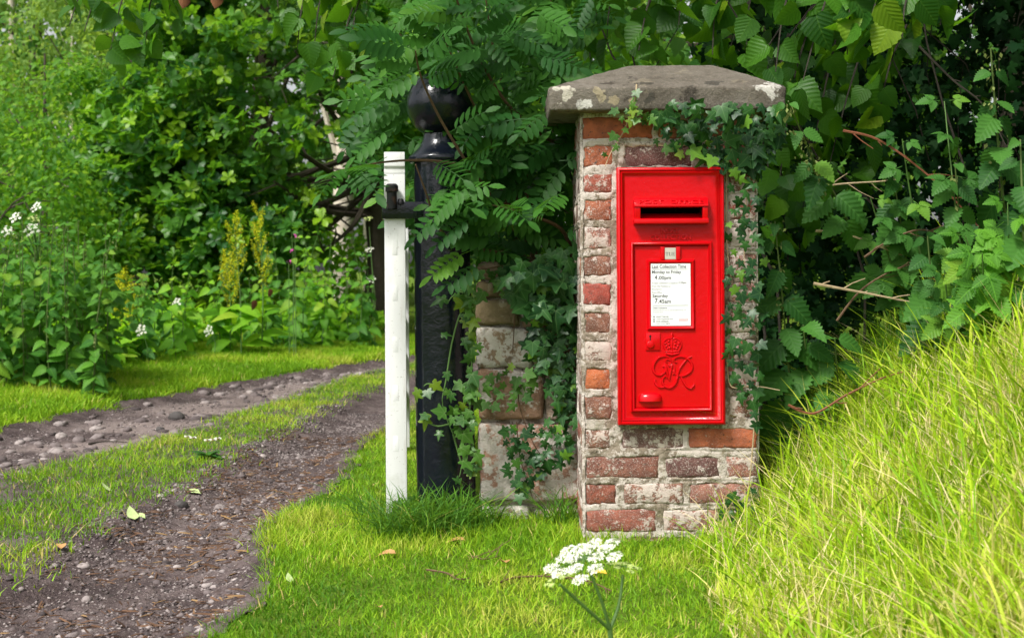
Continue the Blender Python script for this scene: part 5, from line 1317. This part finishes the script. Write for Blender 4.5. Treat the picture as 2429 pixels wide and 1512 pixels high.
foliage(lime, 'lime leaf', LIME, M['lime'], np.concatenate([np.array(lp), p_]), np.concatenate([np.array(ly), y_]), np.concatenate([np.array(lz), z_]), np.concatenate([np.array(ls_) * 1.0, s_ * .999]))
# the two withered leaves caught on the left twig
for u, v, s_, lab in ((440, 18, .05, 'left withered orange brown leaf hanging at the top edge'), (517, 15, .055, 'right withered orange brown leaf hanging at the top edge')):
    o = bpy.data.objects.new('withered_leaf', tmesh(LIME, 'withered leaf', 1, M['dead_leaf'])); COL.objects.link(o); o.location = P(u, v - 25, 5.4); o.rotation_euler = (-1.5, .3, .4); o.scale = (s_,) * 3
    tag(o, lab, 'leaf', 'withered leaves hanging from the lime')

# ------------------------------------------------------------------ foreground hogweed
FLO = [T([(0, 0, .12)] + [((.5 if i % 2 else .30) * math.cos(i * math.pi / 5), (.5 if i % 2 else .30) * math.sin(i * math.pi / 5), .0) for i in range(10)], [(0, 1 + i, 1 + (i + 1) % 10) for i in range(10)])]
def umbel(parent, base, top, rad, nsub, mat, fsize, nf=26, flat=.25, name='flower_head'):
    """flat-topped head of many floret clusters on short rays; coordinates local to parent"""
    ax = (top - base).normalized(); X = ax.orthogonal().normalized(); Y = ax.cross(X); pos, nz = [], []; rays = []
    for i in range(nsub):
        rr = rad * math.sqrt((i + .4) / nsub) * .92; a = i * 2.4
        c_ = top + (X * math.cos(a) + Y * math.sin(a)) * rr - ax * (rr * flat); rays.append(([base + (top - base) * .72, c_ - ax * rad * .05], .0012 * rad / .06, .0006 * rad / .06))
        for k in range(nf):
            q_ = math.sqrt((k + .5) / nf) * rad * .22; b_ = k * 2.4 + i
            pos.append(tuple(c_ + (X * math.cos(b_) + Y * math.sin(b_)) * q_ + ax * (rad * .06 * (1 - (q_ / (rad * .27)) ** 2)))); nz.append(tuple(ax + (X * math.cos(b_) + Y * math.sin(b_)) * .4 * q_ / (rad * .27)))
    n = len(pos); o = link(name, merge(name, FLO, pos, unit(n), nz, rng.uniform(fsize * .8, fsize * 1.2, n)), mat, parent)
    link('ray', stem_mesh('rays', rays, 4), M['stem_green'], o); return o
jn = P(1447, 1492, 2.35)
hb = Vector((jn.x + .012, jn.y, float(gz(jn.x, jn.y)) - .02))
hog = thing('hogweed', 'white flowered hogweed in the near foreground, out of focus', 'hogweed', hb)
J = jn - hb
link('stem', stem_mesh('hogweed stem', [([Vector((0, 0, 0)), Vector((-.004, 0, .06)), J], .0055, .0045)] + [(bezier([J, (J + t_) / 2 + Vector((.004, 0, -.004)), t_], 5), .0032, .0024) for t_ in [P(1328, 1385, 2.3) - hb, P(1398, 1352, 2.33) - hb, P(1478, 1362, 2.38) - hb]], 7), M['stem_green'], hog)
umbel(hog, P(1396, 1350, 2.33) - hb, P(1382, 1312, 2.33) - hb + Vector((0, -.01, .004)), .066, 15, M['umbel'], .0044, 44, .3)
umbel(hog, P(1328, 1385, 2.3) - hb, P(1318, 1362, 2.3) - hb, .026, 7, M['umbel_green'], .005, 14, .5, 'bud_head')
umbel(hog, P(1478, 1362, 2.38) - hb, P(1482, 1334, 2.38) - hb, .033, 9, M['umbel_green'], .005, 14, .3, 'bud_head')

# ------------------------------------------------------------------ nettle bed and hogweed left of the lane
GL = 'nettles in the bed at the left'
for i in range(38):
    u = rng.uniform(-60, 268); d = rng.uniform(8.2, 9.6); tv = 500 + 90 * rng.random() + max(0, u - 200) * .5; 
    q_ = P(u, 900, d); z0 = float(gz(q_.x, d)); tp = P(u + rng.normal(0, 18), tv, d - .1)
    herb('nettle', 'stinging nettle crowded in the dark bed left of the lane', 'nettle', GL, [(q_.x, d, z0), (q_.x + rng.normal(0, .03), d - .03, z0 * .6 + tp.z * .4), tuple(tp)], .005, NETTLE, M['nettle_sun_tone'], M['stem_nettle'], 13, .105, .3, .1, 1, .4, .1, 24)
nb_ = Vector((P(110, 900, 8.9).x, 8.9, float(gz(P(110, 900, 8.9).x, 8.9))))
cs = np.stack([rng.uniform(P(-80, 0, 8.9).x, P(250, 0, 8.9).x, 60), rng.uniform(8.4, 9.6, 60), rng.uniform(.12, .75, 60)], 1)
p_, y_, z_, s_ = clumps(cs, (.2, .2, .16), 26, (.05, .09), .8, (0, -.4, 0), .2)
o = link('undergrowth', merge('nettle undergrowth', NETTLE[:1], p_, y_, z_, s_), M['nettle_sun_tone']); o['kind'] = 'stuff'; tag(o, 'leafy undergrowth filling the nettle bed at the left', 'undergrowth')
b0 = P(120, 860, 8.8); b0.z = float(gz(b0.x, b0.y))
hw_ = thing('hogweed', 'tall hogweed with small white heads above the nettle bed', 'hogweed', b0)
heads = [(97, 488, 8.8, .045), (45, 512, 8.7, .042), (80, 540, 8.6, .055), (20, 545, 8.6, .042), (78, 515, 8.9, .04)]
link('stem', stem_mesh('hogweed stem', [([Vector((0, 0, 0)), Vector((-.02, 0, .7)), P(90, 620, 8.8) - b0], .011, .008)] + [(bezier([P(90, 620, 8.8) - b0, (P(90, 600, 8.8) + P(u, v + 10, d)) / 2 - b0, P(u, v + 12, d) - b0], 4), .006, .004) for u, v, d, r in heads], 6), M['stem_green'], hw_)
for i, (u, v, d, r) in enumerate(heads): umbel(hw_, P(u, v + 14, d) - b0, P(u, v, d) - b0 + Vector((.01 * (i - 2), -.04, 0)), r, 9, M['umbel'] if i < 4 else M['umbel_green'], .008, 12, .35)

# docks, fireweed and herbs along the back of the verge
def dock(u, vb, vt, d, lab, lean=0):
    q_ = P(u, vb, d); b = Vector((q_.x, d, float(gz(q_.x, d)))); tp = P(u + lean, vt, d); pl = thing('dock', lab, 'dock', b, 'docks on the verge')
    H = (tp - b); paths = [(bezier([Vector((0, 0, 0)), H * .5 + Vector((.02, 0, 0)), H], 6), .007, .003)]; pos = []
    for i in range(11):
        t = .45 + .55 * i / 10; st = H * t; sd_ = rng.choice((-1, 1)); ln = .26 * (1.15 - t) + .06; e = st + Vector((sd_ * ln * .35, rng.normal(0, .05), ln))
        if i < 10: paths.append(([st, (st + e) / 2 + Vector((sd_ * .02, 0, 0)), e], .003, .0015))
        for k in range(95): pos.append(tuple(st + (e - st) * rng.random() + Vector(rng.normal(0, .009, 3))))
    n = len(pos); link('stem', stem_mesh('dock stem', paths), M['stem_green'], pl)
    o = link('seed_head', merge('dock seeds', TINY, pos, unit(n), unit(n), rng.uniform(.010, .020, n)), M['dock_seed'], pl); o['kind'] = 'stuff'
    m = 9; a = rng.random(m) * 6.28; zz = rng.uniform(.05, .5, m)
    leaf_objs('leaf', 'dock leaf', BROAD, M['herb'], pl, np.array([tuple(b + H * t) for t in zz]), np.stack([np.cos(a), np.sin(a) - .3, rng.uniform(-.2, .7, m)], 1), np.stack([np.zeros(m), -np.ones(m) * .6, np.ones(m)], 1), rng.uniform(.16, .28, m))
dock(572, 775, 530, 11.4, 'left of the two tall yellow dock spikes on the verge', -18); dock(620, 775, 512, 11.5, 'tallest yellow dock spike in the middle of the verge', -5)
dock(330, 800, 668, 10.6, 'yellow dock leaning left beside the nettle bed', -45); dock(545, 780, 620, 11.5, 'shorter dock in front of the two tall spikes', -8); dock(278, 800, 700, 10.4, 'rusty dock half hidden by the nettles', 2)
GH = 'tall herbs at the back of the verge'
for i in range(46):
    u = rng.uniform(330, 915); d = 10.4 + (u - 330) / 585 * 2.7 + rng.uniform(0, .8); q_ = P(u, 700, d); z0 = float(gz(q_.x, d)); hgt = rng.uniform(.45, .95) * (1.15 if u > 640 else .75)
    herb('verge_herb', 'leafy wild herb standing among others at the back of the verge', 'herb', GH, [(q_.x, d, z0), (q_.x + rng.normal(0, .03), d, z0 + hgt * .5), (q_.x + rng.normal(0, .07), d - .05, z0 + hgt)], .005, NETTLE if i % 3 else BROAD, M['nettle_sun_tone'] if i % 2 else M['herb'], M['stem_green'], 9, .14, .35, .1, 1, .35, .2, 10)
for u, v, lab in ((695, 592, 'middle pink flower spike at the back of the verge'), (685, 622, 'lowest pink flower spike at the back of the verge'), (700, 560, 'highest pink flower spike at the back of the verge')):
    p_ = P(u, v, 11.5); b = Vector((p_.x, 11.5, float(gz(p_.x, 11.5)))); f = thing('fireweed', lab, 'flower', b, 'pink flowers on the verge')
    link('stem', stem_mesh('fireweed stem', [([Vector((0, 0, 0)), p_ - b], .004, .002)]), M['stem_green'], f)
    n = 6; link('flower', merge('pink petals', FLO, np.array(p_ - b) + rng.normal(0, .010, (n, 3)), unit(n), unit(n), rng.uniform(.015, .022, n)), M['pink'], f)
for u, v, d, lab in ((875, 516, 13.2, 'cream umbel beside the white gate'), (880, 590, 13.3, 'low white umbel near the white gate'), (338, 780, 10.4, 'small white umbel in front of the yellow dock'), (500, 782, 11.3, 'tiny white umbel low on the verge'), (425, 715, 11.2, 'pinkish umbel on a dark stalk above the verge'), (880, 660, 13.2, 'lowest white umbel by the gate')):
    p_ = P(u, v, d); b = Vector((p_.x + .03, d, float(gz(p_.x, d)))); f = thing('hogweed', lab, 'hogweed', b, 'scattered umbels on the verge')
    link('stem', stem_mesh('hogweed stem', [([Vector((0, 0, 0)), (p_ - b) * .5 + Vector((.02, 0, 0)), (p_ - b) * .93], .004, .0025)]), M['stem_green'], f); umbel(f, (p_ - b) * .93, p_ - b + Vector((rng.normal(0, .02), -.04, 0)), .048, 9, M['umbel'] if 'cream' not in lab else M['umbel_green'], .009, 9, .35)
# low leafy growth along the verge
n = 330; x = rng.uniform(-4.8, .1, n); y = rng.uniform(9.2, 14.6, n); L = lane_at(y)[0]; k = (L - x > 1.15) & (L - x < 3.0); x, y = x[k], y[k]
cs = np.stack([x, y, gz(x, y) + rng.uniform(.05, .2, len(x))], 1); p_, y_, z_, s_ = clumps(cs, (.24, .2, .12), 55, (.06, .13), .9, (0, -.3, 0), .0)
o = link('verge_plants', merge('verge plants', BROAD + NETTLE[:1], p_, y_, z_, s_), M['herb']); o['kind'] = 'stuff'; tag(o, 'low leafy plants massed along the back of the verge', 'plants')
# clump of dead dock leaves
for u, v, s_, lab in ((600, 745, .12, 'dead brown curled leaf at the foot of the tall docks'), (637, 718, .10, 'dead brown leaf hanging under the tallest dock')):
    o = bpy.data.objects.new('dead_leaf', tmesh(NETTLE, 'dead dock leaf', 1, M['dead_leaf'])); COL.objects.link(o); o.location = P(u + 10, v - 30, 11.0); o.rotation_euler = (-1.4, .9, .9); o.scale = (s_ * .8,) * 3; tag(o, lab, 'leaf', 'dead dock leaves')
# daisies on the strip
def daisy(u, v, d, lab):
    p_ = P(u, v, d); b = Vector((p_.x, d, float(gz(p_.x, d, 0)))); f = thing('daisy', lab, 'daisy', b, 'daisies on the grass strip')
    h_ = Vector((0, 0, .075)); link('stem', stem_mesh('daisy stem', [([Vector((0, 0, 0)), h_], .0012, .0009)], 4), M['stem_green'], f)
    a = np.arange(14) * 2 * np.pi / 14; link('petal', merge('daisy petals', TINY, np.tile(np.array(h_), (14, 1)), np.stack([np.cos(a), np.sin(a) * .75, .35 - np.sin(a) * .5], 1), np.tile([0, -.6, 1.0], (14, 1)), np.full(14, .016)), M['umbel'], f)
    link('centre', MB().lathe([(.005, 0), (.004, .003), (.001, .004)], n=8, z0=.075).mesh('daisy centre', smooth=True), M['yellow_leaf'], f)
for u, v, d, lab in ((492, 1050, 5.7, 'tallest daisy on the grass strip'), (505, 1058, 5.75, 'daisy just right of the tallest one'), (458, 1058, 5.8, 'daisy left of the tallest one'), (517, 1060, 5.8, 'rightmost daisy on the strip'), (445, 1060, 5.9, 'leftmost daisy on the strip')): daisy(u, v, d, lab)
q_ = P(492, 1056, 5.7); n = 26; a = rng.random(n) * 6.28
dl = thing('daisy_plant', 'dark rosette of leaves under the daisies', 'plant', (q_.x, 5.7, float(gz(q_.x, 5.7, 0))))
leaf_objs('leaf', 'rosette leaf', BROAD, M['nettle'], dl, np.tile(np.array(dl.location) + np.array([0, 0, .01]), (n, 1)), np.stack([np.cos(a), np.sin(a), rng.uniform(.2, 1, n)], 1), np.tile([0, -.2, 1.0], (n, 1)), rng.uniform(.04, .075, n))

# ------------------------------------------------------------------ oak and the trees behind
def limb_path(a, b, sag=.2, n=6):
    a, b = Vector(a), Vector(b); m = (a + b) / 2 + Vector((rng.normal(0, .1), rng.normal(0, .1), sag)); return bezier([a, m, b], n)
oak = thing('oak_tree', 'broad low oak filling the left middle behind the verge', 'tree', (-1.44, 15.2, .1)); ob_ = Vector(oak.location)
link('trunk', MB().tube([Vector((0, 0, -.2)), Vector((.03, 0, .9)), Vector((-.06, .05, 1.9)), Vector((.05, 0, 3.5)), Vector((0, 0, 5.5))], [.17, .125, .115, .1, .06], 12).mesh('oak trunk', smooth=True), M['bark'], oak)
def oak_centres():
    out = []
    def ell(n, c_, r, lo=.55):
        d = unit(n); rr = rng.uniform(lo, 1, n); out.append(np.array(c_) + d * rr[:, None] * np.array(r))
    ell(230, (-2.0, 12.6, 2.45), (1.75, 1.35, 1.75)); ell(70, (-2.9, 12.2, 1.5), (.85, .8, .75)); ell(60, (-2.3, 12.0, 1.0), (1.2, .6, .4), .3); ell(90, (-.6, 12.9, 3.0), (1.3, 1.2, 1.5)); ell(60, (-3.0, 12.5, 2.6), (.7, .8, 1.0)); ell(40, (-1.2, 12.3, 1.15), (.6, .6, .35), .3)
    return np.concatenate(out)
OKS = 1.15; cs = oak_centres(); cs = cs[cs[:, 2] > .62] * OKS; cs[:, 2] -= EYE * (OKS - 1); cu_, cv_ = proj(cs); cs = cs[~((cu_ > 715) & (cv_ > 385))]; cu_, cv_ = proj(cs); cs = cs[~((cu_ < 330) & (cv_ < 250 - (cu_ - 150) * .5))]
p_, y_, z_, s_ = clumps(cs, (.34, .34, .17), 15, (.08, .125), 1.1, (-.1, -.45, 0), 0, .5)
foliage(oak, 'oak spray', OAKSPRAY, M['oak'], p_, y_, z_, s_)
paths = []
for e in [P(500, 545, 12.0), P(330, 480, 12.2), P(420, 380, 12.2), P(560, 250, 12.0), P(700, 120, 12.2), P(820, 40, 12.5), P(980, 60, 12.7), P(600, 620, 11.9), P(650, 430, 11.8), P(300, 260, 12.5), P(760, 600, 12.0)]:
    e = Vector((e.x * OKS, e.y * OKS, EYE + (e.z - EYE) * OKS)); sm = limb_path((-1.44, 15.2, rng.uniform(1.3, 2.2)), e, -.1, 8); paths.append(([q_ - ob_ for q_ in sm], .045, .008))
    for k in range(3, len(sm), 2):
        e2 = sm[k] + Vector((rng.normal(-.1, .3), rng.normal(-.15, .25), rng.normal(.05, .2))); paths.append((limb_path(sm[k] - ob_, e2 - ob_, .03, 3), .012, .003))
link('branch', stem_mesh('oak branches', paths), M['bark'], oak)

g = G('birch bark'); ps = g.pos(); mp = g.n('Mapping'); mp.inputs['Scale'].default_value = (3, 3, 14); g.put(mp.inputs[0], ps)
c = g.mix(g.ramp(g.noise(1.5, 4, mp.outputs[0]), .55, .65), (.72, .66, .56), (.08, .065, .055)); c = g.mix(g.math('MULTIPLY', g.noise(9, 3), .6), c, (.48, .38, .27))
M['birch'] = g.done(g.prin(c, .85, g.bump(g.noise(30, 4), .5, .02), .2))
def tree(name, label, group, base, h, r, crown, n, per, size, mat, bark, lean=0, trad=(.3, .3, .25), tpls=SIMPLE, low=.2, hang=.3):
    b = Vector((base[0], base[1], float(gz(base[0], base[1])))); t_ = thing(name, label, 'tree', b, group)
    link('trunk', MB().tube([Vector((0, 0, -.2)), Vector((lean * .3, 0, h * .3)), Vector((lean * .7, 0, h * .65)), Vector((lean, 0, h))], [r, r * .85, r * .6, r * .2], 10).mesh(name + ' trunk', smooth=True), bark, t_)
    d = unit(n); rr = rng.uniform(.45, 1, n) ** .6; cs = np.array([lean * .7, 0, h * crown[2]]) + d * rr[:, None] * np.array([crown[0], crown[1], crown[3]])
    cs = cs[cs[:, 2] > low]; cs = cs[:int(len(cs) * .72)]; p_, y_, z_, s_ = clumps(cs, np.array(trad) * .92, int(per * 1.15), size, .7, (0, -.4, 0), hang, .5)
    o = link('crown', merge(name + ' crown', tpls, p_, y_, z_, s_), mat, t_); o['kind'] = 'stuff'
    pa = []
    for i in range(9):
        c_ = cs[rng.integers(len(cs))]; z0 = h * rng.uniform(.15, .7); pa.append((limb_path((lean * z0 / h, 0, z0), tuple(c_), .1, 4), r * .3, r * .05))
    link('limb', stem_mesh(name + ' limbs', pa), bark, t_); return t_
q_ = P(812, 700, 17.5); tree('birch_tree', 'pale birch trunk standing right behind the oak', None, (q_.x, 17.5), 7, .14, (1.6, 1.3, .72, 1.9), 60, 60, (.06, .1), M['wood_leaf'], M['birch'], .1, low=2.6)
q_ = P(870, 700, 17.9); tree('birch_tree', 'thin pale birch trunk close beside the white gate', None, (q_.x, 17.9), 6, .05, (1.2, 1.0, .72, 1.5), 40, 50, (.06, .1), M['wood_leaf'], M['birch'], .05, low=2.4)
q_ = P(56, 700, 24); tree('birch_tree', 'tall slim birch with pink white trunk at the upper left', None, (q_.x, 24), 9, .10, (2.2, 1.6, .55, 3.4), 130, 60, (.08, .13), M['wood_pale'], M['birch'], -.3, low=1.2, hang=.8)
q_ = P(175, 700, 20); tree('birch_tree', 'soft pale birch with rounded top at the left', None, (q_.x, 20), 4.3, .06, (1.25, 1.2, .62, 1.7), 110, 70, (.05, .085), M['wood_pale'], M['birch'], 0, low=.5, hang=.8)
q_ = P(-60, 700, 18); tree('birch_tree', 'soft pale birch cut by the left edge', None, (q_.x, 18), 3.6, .06, (1.1, 1.0, .6, 1.5), 80, 60, (.05, .085), M['wood_pale'], M['birch'], 0, low=.5, hang=.8)
q_ = P(320, 700, 19); tree('alder_tree', 'grey green tree between birch and oak at the left', None, (q_.x, 19), 5.4, .07, (1.3, 1.1, .6, 2.3), 130, 60, (.06, .1), M['wood_pale'], M['bark'], 0, low=.4)
q_ = P(110, 700, 14.6); tree('hazel_bush', 'light green bush in front of the birches at the left', None, (q_.x, 14.6), 2.7, .05, (1.55, 1.0, .55, 1.25), 170, 80, (.05, .08), M['shrub'], M['bark'], 0, low=.2, hang=.2)
q_ = P(-40, 700, 12.8); tree('hazel_bush', 'dark leafy bush behind the nettle bed', None, (q_.x, 12.8), 1.9, .05, (1.2, .8, .5, .95), 95, 80, (.05, .08), M['shrub'], M['bark'], 0, low=.1, hang=.2)
q_ = P(360, 700, 15); tree('hazel_bush', 'small pale bush under the oak at the back of the verge', None, (q_.x, 15), 1.3, .03, (1.0, .6, .5, .7), 70, 40, (.06, .1), M['shrub'], M['bark'], 0, low=.05, hang=.2)
q_ = P(720, 700, 16.4); tree('hazel_bush', 'bright low bush behind the herbs by the birch', None, (q_.x, 16.4), 1.0, .03, (1.5, .5, .5, .5), 80, 40, (.07, .11), M['herb'], M['bark'], 0, low=.02, hang=.2)
GB = 'woodland trees far behind'
for i, (x, y, h, rx_, m) in enumerate(((-13, 30, 11, 3.2, 0), (-9, 32, 12, 3.4, 0), (-5.2, 27, 11, 3.0, 0), (-2.0, 24, 10, 2.8, 0), (1.0, 22, 10, 2.8, 0), (3.8, 20, 10, 2.8, 0), (6.5, 18, 10, 2.8, 0), (-7.2, 22, 8, 2.4, 0), (-17, 27, 10, 3.2, 0), (9.5, 20, 10, 3, 0), (-22, 30, 12, 3.4, 0), (-13, 23, 9, 2.8, 0), (-17, 20, 8, 2.6, 0), (-3.6, 19.5, 6.5, 1.9, 0), (.2, 18, 6.5, 1.9, 0), (2.6, 14.5, 6, 1.9, 0), (4.8, 11.5, 6, 2.0, 0), (1.5, 10.5, 5, 1.5, 0), (3.5, 9.2, 5, 1.6, 0), (5.6, 8.6, 5, 1.6, 0))):
    tree('woodland_tree', 'leafy green woodland tree in the far background behind the oak and hedge', GB, (x, y), h, .16, (rx_, rx_ * .7, .5, h * .5), int(120 + rx_ * 25), 52, (.12, .2) if y > 16 else (.08, .13), M['wood_leaf'], M['bark'], rng.normal(0, .3), (rx_ * .2, rx_ * .2, rx_ * .16), SIMPLE, .1)
